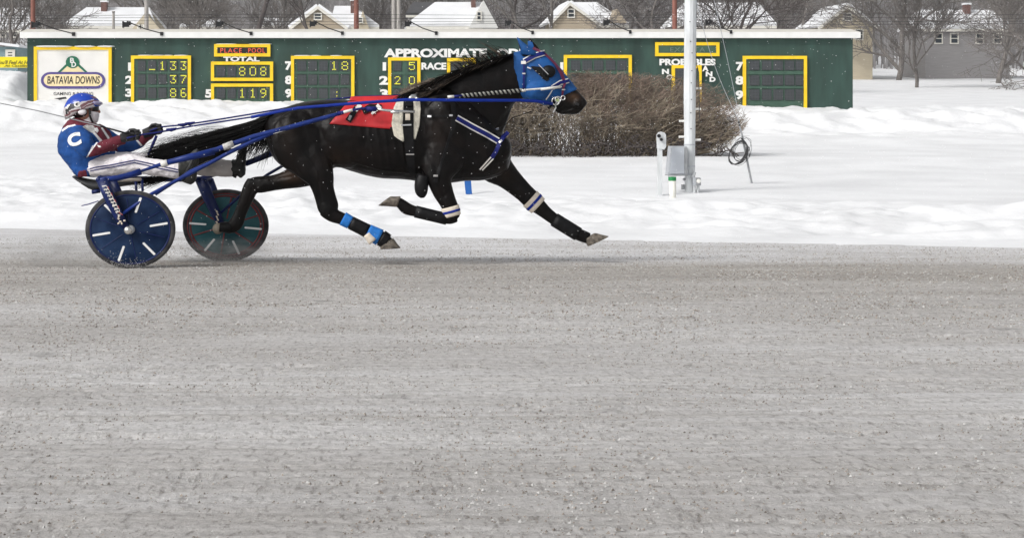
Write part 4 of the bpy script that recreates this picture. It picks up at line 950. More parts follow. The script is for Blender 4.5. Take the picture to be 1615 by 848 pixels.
def wrap(u0, v0, u1, v1, w0, w1, Y, hd, m, name='leg_wrap', e=1.):
    mbb = MB(); limb(mbb, [(u0, v0, w0, hd, Y), ((u0+u1)/2, (v0+v1)/2, (w0+w1)/2, hd, Y), (u1, v1, w1, hd, Y)], 18, 2, e); return mbb.obj(name, m, horse, True)
def knee(u0, v0, u1, v1, w0, w1, Y, hd):
    o = wrap(u0, v0, u1, v1, w0, w1, Y, hd, M['wrapcream'], 'knee_wrap'); k = MB()
    f = lambda t: (u0+(u1-u0)*t, v0+(v1-v0)*t, (w0+(w1-w0)*t)+.6, hd+.004, Y)
    limb(k, [f(.38), f(.5), f(.62)], 18, 2); k.obj('blue_stripe', M['royal'], o, True)
knee(709.5, 326, 713.5, 341, 14.6, 14, YN, .053); knee(836, 313, 849, 325, 16.6, 15.5, YF, .053)
wrap(540.5, 344.5, 552.5, 351, 11.3, 10.6, YN, .043, M['wrapblue'])
wrap(553, 351, 580, 364.5, 10.6, 11, YN, .04, M['strap'], 'shin_boot')
wrap(580, 364.5, 599, 374.5, 11.6, 13.5, YN, .047, M['wrapblue'])
wrap(578, 369, 588, 381, 5.5, 7.5, YN-.03, .035, M['wrapcream'], 'fetlock_pad'); wrap(601, 375, 611, 381, 13.2, 12.5, YN, .047, M['strap'], 'bell_boot')
mb = MB(); limb(mb, [(668,276,10,.05,YN-.01),(665,288,11,.055,YN-.02),(664.5,299,10.5,.055,YN-.02),(665.5,307,8,.045,YN-.02),(666,312,3,.02,YN-.02)]); mb.obj('elbow_boot', M['strap'], horse, True)
wrap(874, 346, 912, 369.5, 11.2, 11.2, YF, .039, M['strap'], 'shin_boot'); wrap(705, 345.5, 655, 333.5, 9.5, 9.6, YN, .038, M['strap'], 'shin_boot')

# hood
mb = MB(); HD = [(808.5,84.5,810,140,.078),(812,82,817,152,.080),(832,78.3,829,157.2,.095),(853,79.3,846,162,.108),(871,92.5,860,166.5,.112),(885.5,109.5,869,166,.092),(897,123.5,876,163,.078),(909.5,139,887,152,.069),(911,141,890,149.5,.064)]
loft_tb(mb, HD, YH, 28, .88)
for (u, v, y, ru, rv, ry) in ((848,143,17.59,20.5,17.5,.08),(848,143,17.71,20.5,17.5,.08),(866,113,17.6,14,14,.066),(866,113,17.7,14,14,.066)): mb.ellipsoid(W(u, v, y), (ru*px, ry, rv*px), 18, 12)
hood_me = remesh(mb, .006, 5, .0025, 14); hood = named(hood_me, 'hood', M['hood'], horse); HT = bvh(hood_me, body)
def ear(pts, y, m, dark_tip=False):
    a = MB(); rs = []
    for i, (u0, v0, u1, v1, hd) in enumerate(pts): p_, q_ = W(u0, v0, y), W(u1, v1, y); rs.append(ring((p_+q_)/2, (p_-q_)/2, Vector((0, hd, 0)), 14))
    a.rings(rs); o = a.obj('ear_cover', m, hood, True)
ear([(821,86,849,88,.045),(820,76,843,80,.042),(817.5,68,832,72,.033),(815.8,62,823,65,.02),(815.2,58.8,817.5,60,.006)], 17.585, M['hood'])
ear([(834,82,853,84,.04),(832,68,849,77,.036),(832.5,64.5,842,68,.026)], 17.72, M['hood']); 
m = MB(); rs = []
for (u0, v0, u1, v1, hd) in ((832.8,65.5,841.5,67.5,.025),(833.5,62.5,839,64,.016),(835,60.3,836.5,60.8,.005)): p_, q_ = W(u0, v0, 17.72), W(u1, v1, 17.72); rs.append(ring((p_+q_)/2, (p_-q_)/2, Vector((0, hd, 0)), 12))
m.rings(rs); m.obj('ear_tip', M['strap'], hood, True)
# eye cup
m = MB(); c = W(866.5, 113, 17.47); rs = []
for k in range(7): t = k/6*math.pi/2; rs.append([Vector((c.x+.058*math.cos(t)*math.cos(a*.3142)*1.08, 17.545-.04*math.sin(t), c.z+.058*math.cos(t)*math.sin(a*.3142))) if k < 6 else Vector((c.x+.004*math.cos(a*.3142), 17.503, c.z+.004*math.sin(a*.3142))) for a in range(20)])
m.rings(rs); m.obj('eye_cup', M['strap'], hood, True)
m = MB(); drape(m, HT, [(839.5,105),(848,109),(858,114),(866,118)], [1.5,9,15,16], .004, thick=.004); drape(m, HT, [(861,120),(866,127)], [12,5], .004, thick=.004); m.obj('eye_cup_painted_shadow', M['strap'], hood)  # black patch painted in for the shadow area behind the cup
m = MB(); drape(m, HT, [(850.5,101.5),(866,117.5)], 1.0, .042, na=1, thick=.003); m.obj('eye_cup_slit', M['galv'], hood)
# bridle
br = MB()
def bridle(name, path, wd, m, off=.012, par=None):
    q = MB(); drape(q, HT, path, wd, off, step=2.5); return q.obj(name, m, par or horse)
bridle('brow_band', [(828.5,96.5),(845,87.5),(862,82.5)], 9, M['whitestrap'], .010); bridle('brow_band', [(829,96.3),(845,87.3),(862.3,82.3)], 6, M['navy'], .017)
bridle('nose_band', [(873,138.5),(886,130.5),(900,127)], 8, M['whitestrap'], .010); bridle('nose_band', [(873,138.3),(886,130.3),(900.3,127)], 4.6, M['navy'], .017)
bridle('cheek_strap', [(828,100),(827.5,142)], 3.2, M['navy']); bridle('cheek_buckle', [(823.5,98.5),(831,98.5)], 5, M['whitestrap'], .019); bridle('cheek_buckle', [(825,116),(830,116)], 2.2, M['steel'], .02); bridle('cheek_buckle', [(833,106),(839,108.5)], 2.2, M['steel'], .02)
M['magenta'] = mat('maroon_nylon', (.13,.012,.05), .6, .2, 20.)
bridle('face_strap', [(844,75),(862,84),(878,100),(888,115),(893,131),(890,141),(889,154)], [5,4,4,6,4,3,3], M['magenta'], .014); bridle('cheek_buckle', [(888,141.5),(893.5,141.5)], 2.2, M['steel'], .024)
m = MB()
for u, v, r in ((876.5,159.5,6.),(888,154.5,3.2),(880,157,4.4)):
    pts = [W(u+r*math.cos(k*.3142), v+r*math.sin(k*.3142), 17.555) for k in range(21)]; m.tube(pts, .0065, 6)
m.obj('bit_ring', M['steel'], horse, True)
bridle('bit_strap', [(863,157.5),(868,150),(873,142)], 1.6, M['whitestrap'], .02); bridle('chin_strap', [(864,171),(874,166),(880,161)], 4, M['strap'], .015); bridle('bit_strap', [(872,178),(876,170),(880,161)], 2.4, M['steel'], .02); bridle('bit_knob', [(878.5,159),(884,158)], 4.5, mat('pale_green_rubber', (.42,.52,.25), .5, .1, 20.), .03)
m = MB(); drape(m, HT, [(911,163),(916,166)], [5,3], .004); m.obj('nostril', M['black'], horse)
# head pole (braided) with white tips
def tube_px(pts, r, m, name, par, n=8): return MB().tube([W(*p_) for p_ in pts], r, n).obj(name, m, par, True)
hp = tube_px([(707,153,17.33),(740,150,17.36),(790,145,17.43),(860,139.5,17.5),(886,137,17.52)], .008, M['whitestrap'], 'head_pole', horse)
m = MB()
for s in range(2):
    pts = []
    for k in range(150):
        t = k/149; u = 728+(826-728)*t; v = 151.4+(142.5-151.4)*t; a = t*2*math.pi*15+s*math.pi; pts.append(W(u, v, 17.35+.1*t)+Vector((0, .011*math.cos(a), .011*math.sin(a))))
    m.tube(pts, .0095, 5, mi=s)
m.obj('braid', [mat('braid_grey', (.30,.30,.27), .7, .2, 20.), M['strap']], hp, True)
tube_px([(706,153.3,17.325),(716,152.4,17.33)], .013, M['whitestrap'], 'pole_ferrule', hp); tube_px([(716,152.4,17.33),(729,151.4,17.345)], .012, M['navy'], 'pole_ferrule', hp); tube_px([(823,143,17.44),(829,142.4,17.445)], .013, M['whitestrap'], 'pole_ferrule', hp); tube_px([(853,141,17.48),(884,137.3,17.515)], .012, M['whitestrap'], 'pole_ferrule', hp)

# saddle pad, fleece, girth
def patch(poly4, nu, nv, off, m, name, par, mirror=False):
    A_, B_, C_, D_ = [np.array(p_, float) for p_ in poly4]; V, Fc = [], []; ysl = []
    for j in range(nv+1):
        for i in range(nu+1):
            q = (A_*(1-i/nu)+B_*i/nu)*(1-j/nv)+(D_*(1-i/nu)+C_*i/nu)*j/nv; b = W(q[0], q[1], 17.42); y = hit_y(BT, b.x, b.z-(.004 if j == 0 else 0), YH)
            V.append([b.x, y-off, b.z+(off if j == 0 else 0)])
    fr = len(V); V2 = [[x, y+.012, z] for x, y, z in V]; V += V2; k = nu+1
    for j in range(nv):
        for i in range(nu): a = j*k+i; Fc += [(a, a+1, a+k+1, a+k), (fr+a+k, fr+a+k+1, fr+a+1, fr+a)]
    for i in range(nu): Fc += [(i, fr+i, fr+i+1, i+1), (nv*k+i, nv*k+i+1, fr+nv*k+i+1, fr+nv*k+i)]
    for j in range(nv): Fc += [(j*k, (j+1)*k, fr+(j+1)*k, fr+j*k), (j*k+nu, fr+j*k+nu, fr+(j+1)*k+nu, (j+1)*k+nu)]
    mbb = MB(); mbb.add(V, Fc)
    if mirror:
        mbb.add([(x, 2*YH-y, z) for x, y, z in V], Fc)
        mbb.add([tuple(V[i]) for i in range(nu+1)]+[(V[i][0], 2*YH-V[i][1], V[i][2]) for i in range(nu+1)], [(i, i+1, nu+2+i, nu+1+i) for i in range(nu)])
    return mbb.obj(name, m, par, True)
pad = patch([(553,155),(646,153),(618,203.5),(520,195)], 24, 14, .014, M['redpad'], 'saddle_pad', horse, True)
def pdr(name, path, wd, m, off, par=pad): q = MB(); drape(q, BT, path, wd, off, step=2.5); return q.obj(name, m, par)
pdr('buckle_strap', [(563,168),(556,181),(549,191)], [8,9,10], M['strap'], .024); pdr('strap_slot', [(553.5,182),(550.5,189)], 4, M['grey'], .033); pdr('white_patch', [(568,165),(561,175)], [8,5], M['whitestrap'], .034); pdr('number_mark', [(599,166.5),(586,180)], [9,3], M['whitestrap'], .034); pdr('number_backing', [(572,176),(584,170),(602,168)], [9,12,6], M['strap'], .026)  # black strip lies under the white number mark
pdr('pad_tie', [(615,201.5),(634,207)], 3.5, M['strap'], .03); pdr('pad_tie', [(636,155.5),(622,159)], 3.5, M['strap'], .03)
q = MB(); drape(q, BT, [(633,157),(628.5,172),(626.5,195),(629,210),(638,221)], [11,16,18,17,7], .016, na=6, thick=.022); fl_ = q.obj('saddle_cushion', M['fleece'], horse, True)
q = MB(); drape(q, BT, [(657,156),(657.5,172),(656,197),(652.5,219)], [10,12,11,5], .016, na=6, thick=.022); q.obj('saddle_cushion', M['fleece'], horse, True)
q = MB(); drape(q, BT, [(644,151),(644,172),(643.5,200),(645.5,235),(648,262),(653,282)], [15,16,17,14,12,9], .04, step=3); gi = q.obj('girth', M['strap'], horse)
pdr('buckle', [(640,243),(653,243)], 2, M['steel'], .052, gi); pdr('buckle', [(632.5,197.3),(648.5,196.6)], 2.2, M['steel'], .056, gi); pdr('girth_tag', [(639,184.5),(646.5,184.5)], 10, M['wrapcream'], .056, gi); pdr('girth_loop', [(637,164),(650,164)], 6, M['strap'], .06, gi)
m = MB(); m.tube([W(647,156,17.36), W(650,152,17.4), W(657,151,17.42)], .018, 8); m.tube([W(655,153,17.35), W(659,158,17.3)], .016, 8); m.obj('terret', M['steel'], gi, True)
bridle('check_rein', [(640,155),(648,148),(663,140)], 3, M['navy'], .02)
bridle('shoulder_strap', [(713,152),(715,172),(714.5,200),(707,222),(694,262),(686,287)], [6,8,7,4,4,6], M['strap'], .012); bridle('side_strap', [(658,182.5),(690,183),(714,182.5)], 3, M['strap'], .012)
for p_ in ([(674,183.5),(680,183.5)], [(708,182),(713.5,182)], [(683,276.5),(690,276.5)]): bridle('buckle', p_, 3, M['steel'], .022)
bridle('breast_collar', [(720,186),(745,200),(770,213),(786,222.5)], 10.5, M['whitestrap'], .014); bridle('breast_collar', [(720,186),(745,200),(770,213),(786,222.5)], 6.4, M['navy'], .022)
bridle('breast_collar', [(801,208),(794,217),(788,226),(783,238),(775,251)], [6,6,6,6,7], M['navy'], .014); bridle('collar_tail', [(774.5,248),(757,268)], 2.2, M['whitestrap'], .016); bridle('collar_tail', [(778,251),(761,269)], 2.2, M['whitestrap'], .016)
m = MB(); m.tube([W(775,209,17.42), W(787,203,17.43), W(798,196,17.45), W(808,186,17.5), W(838,176,17.55)], .0035, 6); m.obj('check_line', M['strap'], horse)
for p_ in ([(783,205),(788,203)], [(787,225),(792,221)]): bridle('buckle', p_, 3.5, M['steel'], .03)

# hair
def hairs(mbb, n_, fn, r0, mi=None, seg=7):
    for i in range(n_):
        pts = fn(rg.random()); mbb.tube(pts, [r0*(1-.75*k/(len(pts)-1)) for k in range(len(pts))], 3, mi=0 if mi is None else mi(i))
def bez(P_, n_=8):
    out = []; k = len(P_)-1
    for i in range(n_):
        t = i/(n_-1); q = [np.array(x, float) for x in P_]
        while len(q) > 1: q = [q[j]*(1-t)+q[j+1]*t for j in range(len(q)-1)]
        out.append(W(q[0][0], q[0][1], q[0][2]))
    return out
tail = MB()
limb(tail, [(440,181,7,.05,17.66),(418,193,11,.06,17.68),(392,206,11,.06,17.70),(364,217,10,.06,17.73),(335,227,8.5,.05,17.76),(308,237,7,.04,17.78),(285,244,4,.02,17.8)], 12, 3)
def tf(q):
    s = rg.gauss(0, 1); sp = max(-1.6, min(1.6, s)); e = rg.random(); y = 17.72+rg.gauss(0,.05); ph = rg.random()*6.28; am = rg.uniform(0, 8)
    P_ = [(436+rg.uniform(-6,6), 181+rg.uniform(-3,7), y-.04), (408, 197+sp*5, y), (370, 211+sp*6, y), (325-40*e*.5, 225+sp*7, y+.03), (285-20*e, 236+sp*8, y+.05), (256-16*e+rg.gauss(0,9), 249+sp*5+rg.gauss(0,4), y+.06)]
    q_ = bez(P_, 12)
    return [v_+Vector((0, .012*math.sin(i_*.9+ph), am*.0032*math.sin(i_*1.05+ph)*(i_/11))) for i_, v_ in enumerate(q_)]
hairs(tail, 1100, tf, .0058)
def tw(q):
    s = rg.random(); u = 300+rg.random()*80; v = 206+(380-u)*.27+2
    return bez([(u, v, 17.7), (u-25, v-6-14*s, 17.7), (u-55-20*s, v-4-12*rg.random(), 17.7), (u-75-30*s, v+18+rg.gauss(0,8), 17.72)], 9)
hairs(tail, 60, tw, .0016)
def tl(q):
    return bez([(340+rg.uniform(-40,30), 236+rg.gauss(0,3), 17.74), (300, 262, 17.72), (255+rg.gauss(0,12), 283+rg.gauss(0,3), 17.7), (200+rg.random()*40, 290+rg.gauss(0,4), 17.68)], 8)
hairs(tail, 150, tl, .0042)
def td(q): u = 378+rg.random()*44; return bez([(u+14, 212+rg.random()*10, 17.75), (u+8, 230, 17.76), (u-2+rg.gauss(0,5), 246+rg.gauss(0,9), 17.78)], 6)
hairs(tail, 190, td, .0038)
tail.obj('tail', M['hair'], horse, True)
mane = MB()
def crest(t): return interp([(0,143),(.1,139),(.3,121.5),(.5,108),(.75,95),(1,83)], t)
def mf(q):
    t = rg.random(); u = 652+158*t; v = crest(t)+1; L_ = rg.uniform(15, 42); y = 17.6+rg.gauss(0,.03)
    return bez([(u, v+2, y), (u-L_*.4, v+L_*.16-rg.random()*6, y-.05), (u-L_, v+L_*.45+rg.gauss(0,3), y-.09)], 6)
hairs(mane, 760, mf, .0046, lambda i: 1 if rg.random() < .22 else 0)
def mfl(q):
    t = rg.uniform(.05, .35); u = 652+158*t; v = crest(t); L_ = rg.uniform(25, 55)
    return bez([(u+L_*.8, crest(min(1,t+L_/190))+3, 17.55), (u+L_*.3, v+5, 17.49), (u-6, v+13+rg.gauss(0,3), 17.47)], 7)
hairs(mane, 170, mfl, .004, lambda i: 1 if rg.random() < .6 else 0)
def mw(q):
    t = rg.uniform(.45, .95); u = 652+158*t; v = crest(t); L_ = rg.uniform(10, 40)*(.5+.8*noise.noise(Vector((t*14, 2, 1)))**2+.35*rg.random())
    return bez([(u, v+3, 17.63), (u-L_*.25, v-6-rg.random()*6, 17.63), (u-L_*.7, v-L_*.42-rg.random()*4, 17.64), (u-L_, v-L_*.52+rg.gauss(0,3), 17.65)], 7)
hairs(mane, 190, mw, .0033, lambda i: 1 if rg.random() < .25 else 0); mane.obj('mane', [M['hair'], M['hairbrown']], horse, True)

# ------------------------------------------------------------------ the sulky
YW0, YW1 = 17.0, 18.36; YSK = 17.68
sulky = empty('sulky', (W(250, 417, YSK).x, YSK, 0), 'two wheeled navy racing sulky with disc wheels hitched behind the horse', 'sulky')
def wheel(cu, cv, ru, rv, Y, near, a0, slots, spokes):
    c = W(cu, cv, Y); k = Y/F; RX, RZ = ru*k, rv*k; wd = .022
    def P(r, a, y): return Vector((c.x+RX*r*math.cos(a), y, c.z+RZ*r*math.sin(a)))
    wh = None; m = MB(); rs = []
    prof = [(.865, -wd*.5), (.865, wd*.5), (.89, wd*.9), (.95, wd), (.99, wd*.5), (1., 0), (.99, -wd*.5), (.95, -wd), (.89, -wd*.9)]
    for i in range(64): a = i*2*math.pi/64; rs.append([P(r, a, Y+dy) for r, dy in prof])
    m.rings(rs, closed=True); wh = m.obj('wheel', M['tyre'], sulky, True)
    wh['label'] = 'navy near wheel with white strips' if near else 'teal far wheel with red rim and spokes'
    m = MB(); rs = []
    for r, dy in ((.88,-.012),(.86,-.018),(.5,-.026),(.16,-.036),(.02,-.037)): rs.append([P(r, i*2*math.pi/64, Y+dy) for i in range(64)])
    m.rings(rs); m2 = []
    rs = [[P(r, i*2*math.pi/64, Y+dy) for i in range(64)] for r, dy in ((.88,.012),(.86,.018),(.5,.026),(.02,.037))]; m.rings(rs)
    m.obj('disc', M['disc'] if near else M['teal'], wh, True)
    m = MB()
    for r0, r1, mm in ((.862,.895,0),): m.rings([[P(r, i*2*math.pi/64, Y+dy) for r, dy in ((r0,-.020),(r1,-.024),(r1,.024),(r0,.020))] for i in range(64)], closed=True)
    if not near: m.rings([[P(r, i*2*math.pi/64, Y+dy) for r, dy in ((.79,-.019),(.815,-.0235),(.84,-.019),(.815,-.01))] for i in range(64)], closed=True)
    m.obj('rim', M['frame'] if near else M['red'], wh, True)
    for a in slots:
        a = R(a); rs = []; t0, t1 = .455, .835; hw = .026
        def Q(r, s, y): return P(r, a, y)+Vector((-math.sin(a)*s*RX*1., 0, math.cos(a)*s*RZ))
        pl = [(t0, -hw), (t0-.015, 0), (t0, hw), (t1, hw*1.05), (t1+.015, 0), (t1, -hw*1.05)]
        dy = lambda r: -.027+(r-.5)*.022
        m = MB(); m.rings([[Q(r, s, Y+dy(r)-.004) for r, s in pl], [Q(r, s, Y+dy(r)+.006) for r, s in pl]]); m.obj('white_strip', M['slot'], wh)
    m = MB()
    for a in spokes: a = R(a); m.tube([P(.2, a, Y-.037), P(.5, a, Y-.0275), P(.79, a, Y-.0215)], .0075 if not near else .0035, 5)
    m.obj('spokes', M['red'] if not near else M['frame'], wh)
    m = MB(); m.rings([[P(r, i*.3142, y) for i in range(20)] for r, y in ((.115,Y-.035),(.11,Y-.06),(.08,Y-.075),(.045,Y-.08),(.012,Y-.081))]); m.obj('hub', M['galv'] if near else mat('dull_hub', (.24,.21,.17), .6, .25, 20.), wh, True)
    return wh
wheel(205.7, 361.3, 71.3, 61.7, YW0, True, 0, (10.8, 73.8, 132, 190.8, 252.5, 310.3), (35, 95, 160, 218, 280, 345))
wheel(356, 355.5, 68, 57.3, YW1, False, 0, (175.5, -6.5, 235, 292, 115, 55), (20, 80, 147, 200, 262, 322))
def sk(name, pts, r, m='frame', n=10, flat=None, par=None): return MB().tube([W(*p_) for p_ in pts], r, n, flat=flat).obj(name, M[m], par or sulky, True)
# forks: two legs each side of the wheel, joined at the crown
fk = sk('fork', [(160,283,16.93),(172,310,16.92),(187,340,16.92),(201,362,16.93)], [.048,.05,.044,.03], flat=.45)
sk('fork_leg', [(176,283,17.08),(188,310,17.08),(198,340,17.08),(206,362,17.07)], [.042,.042,.04,.028], flat=.5, par=fk)
fk2 = sk('fork', [(317,283,18.28),(328,310,18.27),(340,335,18.27),(350,356,18.28)], [.056,.054,.048,.034], flat=.45)
sk('fork_leg', [(330,283,18.43),(340,310,18.43),(350,340,18.43),(356,356,18.43)], [.04,.04,.038,.03], flat=.5, par=fk2)
m = MB()
for i in range(9):
    t0 = (i+.15)/9*.62+.12; base = np.array((161.5,286))*(1-t0)+np.array((200,360))*t0; s = rng.choice((-1,1)); 
    pts = [(base[0]-5, base[1]-1.5, 16.888), (base[0]+2*s, base[1]-3, 16.886), (base[0]+4, base[1]+1.5, 16.888), (base[0]-2, base[1]+2.5, 16.886), (base[0]+1, base[1]+5, 16.888)]
    j_ = rng.uniform(-1.2,1.2); m.tube([W(p_[0]*1+j_*(p_[1]-base[1])*.3, p_[1]+rng.uniform(-.8,.8), p_[2]) for p_ in pts], .0055, 4, mi=0)
    if i % 2 == 0: m.tube([W(p_[0]+1.5, p_[1]+1.1, p_[2]-.004) for p_ in pts[1:3]], .0035, 4, mi=1)
m.obj('script_decal', [M['whitestrap'], mat('red_decal', (.45,.04,.03), .4, .1, 9.)], fk)
m = MB()
for a in range(6): q = W(190+4.5*math.cos(a), 348+6*math.sin(a*1.3), 16.888); m.tube([q, q+Vector((.018*math.cos(a*1.9), 0, .02*math.sin(a*1.9)))], .007, 4)
m.obj('flower_decal', M['wrapcream'], fk)
m = MB()
for a in range(5): q = W(341+1.6*(a % 2), 332+a*4.2, 18.238); m.tube([q, q+Vector((.012, 0, -.02))], .007, 4)
m.obj('flower_decal', M['wrapcream'], fk2)
sk('axle_bolt', [(202,363,16.90),(202,363,17.1)], .035, 'steel', 12, par=fk); sk('axle_bolt', [(351,357,18.25),(351,357,18.48)], .035, 'steel', 12, par=fk2)
sk('hub_cap', [(344,360.5,18.2),(344,360.5,18.24)], .052, 'hubtan', 16, par=fk2)
# arch from near wheel over to far wheel behind the seat
sk('arch', [(155,284,16.92),(158,281,17.0),(170,280,17.15),(215,282,17.68),(290,283,18.2),(318,282,18.28),(332,283,18.44)], .024)
sk('arch', [(157,284.5,16.93),(185,281,17.02),(205,276,17.05),(222,270.5,17.08)], [.024,.026,.028,.03], 'shaftblue')
sk('crossbar', [(172,285,17.10),(200,284,17.2),(222,283,17.3)], .014, 'wrapcream')
# shafts
sh = sk('shaft', [(188,279,17.08),(222,270,17.10),(258,258,17.14),(300,247,17.17),(340,236.5,17.19),(400,215.5,17.22),(460,200,17.25),(520,183.5,17.27),(540,178,17.28)], [.014,.011,.019,.024,.023,.022,.021,.018,.015], 'shaftblue')
sk('sleeve', [(262,257,17.135),(300,247.5,17.16),(338,239,17.19)], [.024,.029,.029], 'shaftblue', par=sh); sk('sleeve_band', [(254,259.5,17.135),(264,256.5,17.135)], .03, 'whitestrap', par=sh); sk('maker_band', [(352,232.5,17.17),(368,226.5,17.18)], .029, 'jgrey', par=sh)
sk('brace', [(192,338,16.93),(237,307,17.02),(279,284.5,17.09),(326,260,17.15),(370,236,17.19),(400,222,17.21),(440,206.5,17.24)], [.014,.015,.016,.017,.017,.016,.013], 'shaftblue')
sk('brace', [(245,307,17.12),(272,289,17.13),(300,270,17.15),(345,250,17.18),(392,227,17.21),(425,213.5,17.235)], [.011,.013,.013,.012,.012,.01], 'shaftblue')
sk('brace', [(420,214,17.22),(470,199,17.25),(530,180.5,17.27)], .006, 'whitestrap')
sk('shaft', [(318,281,18.24),(352,271,18.16),(400,253,18.08),(430,240,18.05),(500,205,18.02),(560,178,18.0),(640,177,17.99)], [.02,.022,.024,.024,.024,.022,.016], 'frame')
sk('brace', [(349,335,18.27),(381,307,18.22),(421,276,18.14),(445,262,18.08),(480,240,18.05)], .014, 'frame')
sk('brace', [(388,259,18.09),(430,243,18.06)], .02, 'frame')
# shaft tip with quick hitch to the girth
sk('shaft_tip', [(533,179.5,17.275),(546,176,17.275),(568,171.5,17.26),(590,171,17.26)], [.02,.014,.010,.012], 'navy'); sk('hitch_rod', [(542,177,17.265),(556,173.5,17.255)], .013, 'whitestrap'); sk('hitch_rod', [(590,171,17.26),(606,174,17.26),(625,175.5,17.26),(654,176.5,17.28)], [.012,.011,.013,.011], 'steel'); sk('hitch_clamp', [(578,172,17.255),(594,172,17.255)], .022, 'navy'); sk('hitch_clamp', [(616,177,17.25),(630,177,17.25)], .015, 'steel')
# seat
m = MB(); loft_tb(m, [(117,277,121,281,.16,YSK),(130,281,136,292,.20,YSK),(150,284,154,301,.21,YSK),(175,285,180,296,.20,YSK),(215,283,218,290,.16,YSK)], YSK, 20, .6, 2); m.obj('seat', M['seat'], sulky, True)
sk('seat_tab', [(145,303,17.46),(158,301,17.46)], .018, 'frame'); sk('mud_strap', [(129,324.5,17.3),(140,322,17.2),(155,317,17.1)], .005, 'navy', 5)
for u in (214, 224): sk('seat_stay', [(u,283,17.45),(u+1,301,17.4)], .012, 'frame')
# stirrups
sk('stirrup', [(288,284,17.28),(300,262,17.27),(308,243,17.27),(312,236,17.27)], [.02,.016,.016,.018], 'seat', par=None); sk('stirrup', [(370,280,18.08),(378,255,18.07),(386,226,18.06)], .016, 'seat')

# ------------------------------------------------------------------ the driver
YD = 17.68; k = 17.68/F
driver = empty('driver', W(150, 280, YD), 'person leaning back in the sulky in blue and maroon jacket, white trousers and blue helmet', 'person')
mb = MB()
loft_tb(mb, [(112,152,150,152,.05),(107,162,153,163,.08),(109,172,154,172,.08),(114,181,155,181,.07),(122,189,153,191,.05),(121,196,143,198,.06),(108,204,162,210,.15),(100,225,172,226,.17),(105,248,172,246,.15),(125,275,155,275,.14)], YD, 20, .95)
loft_tb(mb, [(153,171,153.5,180,.020),(156.5,172,158.5,178.5,.014),(158,174.5,159.5,178,.008)], YD, 10, 1., 2)
mb.ellipsoid(W(151.5,170.5,17.645), (.02,.016,.012)); mb.ellipsoid(W(151.5,170.5,17.715), (.02,.016,.012)); mb.ellipsoid(W(153,183.5,YD), (.022,.035,.02))
limb(mb, [(118,206,14,.055,17.46),(130,224,13,.055,17.38),(142,238,9,.045,17.37)]); limb(mb, [(142,238,8,.045,17.37),(168,229,7,.035,17.39),(196,218,6,.03,17.42),(206,215,7,.03,17.42)])
limb(mb, [(148,208,13,.055,17.92),(180,228,10,.05,17.98),(205,232,8,.04,18.0)]); limb(mb, [(205,232,8,.04,18.),(225,221,7,.035,17.97),(240,207,6,.03,17.94)])
limb(mb, [(145,266,12,.07,17.52),(205,259,12,.065,17.45),(245,264,9,.05,17.43),(290,269,8,.04,17.42)]); limb(mb, [(150,264,12,.07,17.85),(205,254,12,.065,17.92),(300,262,9,.05,17.98),(374,266,8,.04,18.02)])
bme = remesh(mb, .006, 3); bme_o = named(bme, 'body', M['skin'], driver)
mb = MB(); loft_tb(mb, [(139,173,156,177.5,.078),(139,178,157,180.5,.078),(138,183,156,186,.07),(130,188,154,192.5,.066),(124,192,148,197,.075),(118,196,152,203,.09)], YD, 22, .95)
named(remesh(mb, .005, 2, .002, 20), 'balaclava', M['mask'], driver)
mb = MB(); mb.ellipsoid(W(140,170,YD), (.020,.082,.05), 16, 10); named(remesh(mb, .006, 1), 'balaclava_side', M['mask'], driver)
m = MB(); rs = []
for k in range(13): a = -1.25+2.5*k/12; rs.append([W(141+14.5*math.cos(a)*r_, 171.2+dv, YD+.088*math.sin(a)*r_) for r_, dv in ((1.,-4.5),(1.05,-3),(1.05,2.4),(1.,4.))])
m.rings(rs); m.obj('goggles', M['black'], driver, True)
# helmet
m = MB(); rs = []
c = W(129.5, 169, YD); k = YD/F
for i in range(15):
    t = math.pi*.5*min(i, 13.9)/14; z = math.sin(t); rr = math.cos(t); rs.append([Vector((c.x+(29.5*k)*rr*math.cos(a*.19635), YD+.132*rr*math.sin(a*.19635), c.z+22.5*k*z-(.0 if i else .0)-(1-z)*k*(3.5-6.0*rr*math.cos(a*.19635)))) for a in range(32)])
low = [[p_+Vector((0,0,-.012-.05*max(0, -math.cos(a*.19635))))-Vector((p_.x-c.x, p_.y-YD, 0))*.10 for a, p_ in enumerate(rs[0])]]
m.rings(low+rs); hme = m.mesh('helmet', [M['helmetblue'], M['helmetsilver'], M['helmetbrown'], M['black'], M['whitestrap']], True)
bm = bmesh.new(); bm.from_mesh(hme); bmesh.ops.subdivide_edges(bm, edges=bm.edges, cuts=2, use_grid_fill=True); bm.to_mesh(hme); bm.free()
paint(hme, [([(98,190),(98,171),(110,166),(124,161.5),(140,158.5),(152,155),(166,158),(166,190)], 1), ([(146,164),(150,150),(166,150),(166,172),(150,168)], 0), ([(103,173),(112,163.5),(122,163),(124,168),(110,173.5),(104,181)], 3), ([(103,170),(106,166),(112,163),(106,172)], 4), ([(126,166),(140,159),(152,158),(160,161),(160,162.5),(150,160.5),(140,163),(128,171)], 2), ([(127,171.5),(140,164.5),(152,162),(160,163.3),(160,164.5),(152,164),(141,167),(127,174)], 2), ([(102,182),(112,175),(126,172),(127,174),(113,178),(104,186)], 2), ([(142,153),(152,151.5),(160,156),(150,156)], 2)], 17.75)
hme.polygons.foreach_set('use_smooth', [True]*len(hme.polygons)); helmet = link('helmet', hme, driver); HMT = bvh(hme)
m = MB(); loft_tb(m, [(148,158,152,167,.10),(156,159.5,157,166.5,.085),(160.5,161.5,160.5,165.5,.06)], YD, 16, .8, 2); m.obj('visor', mat('lilac_helmet_visor', (.27,.25,.40), .3, .15, 9.), helmet, True)
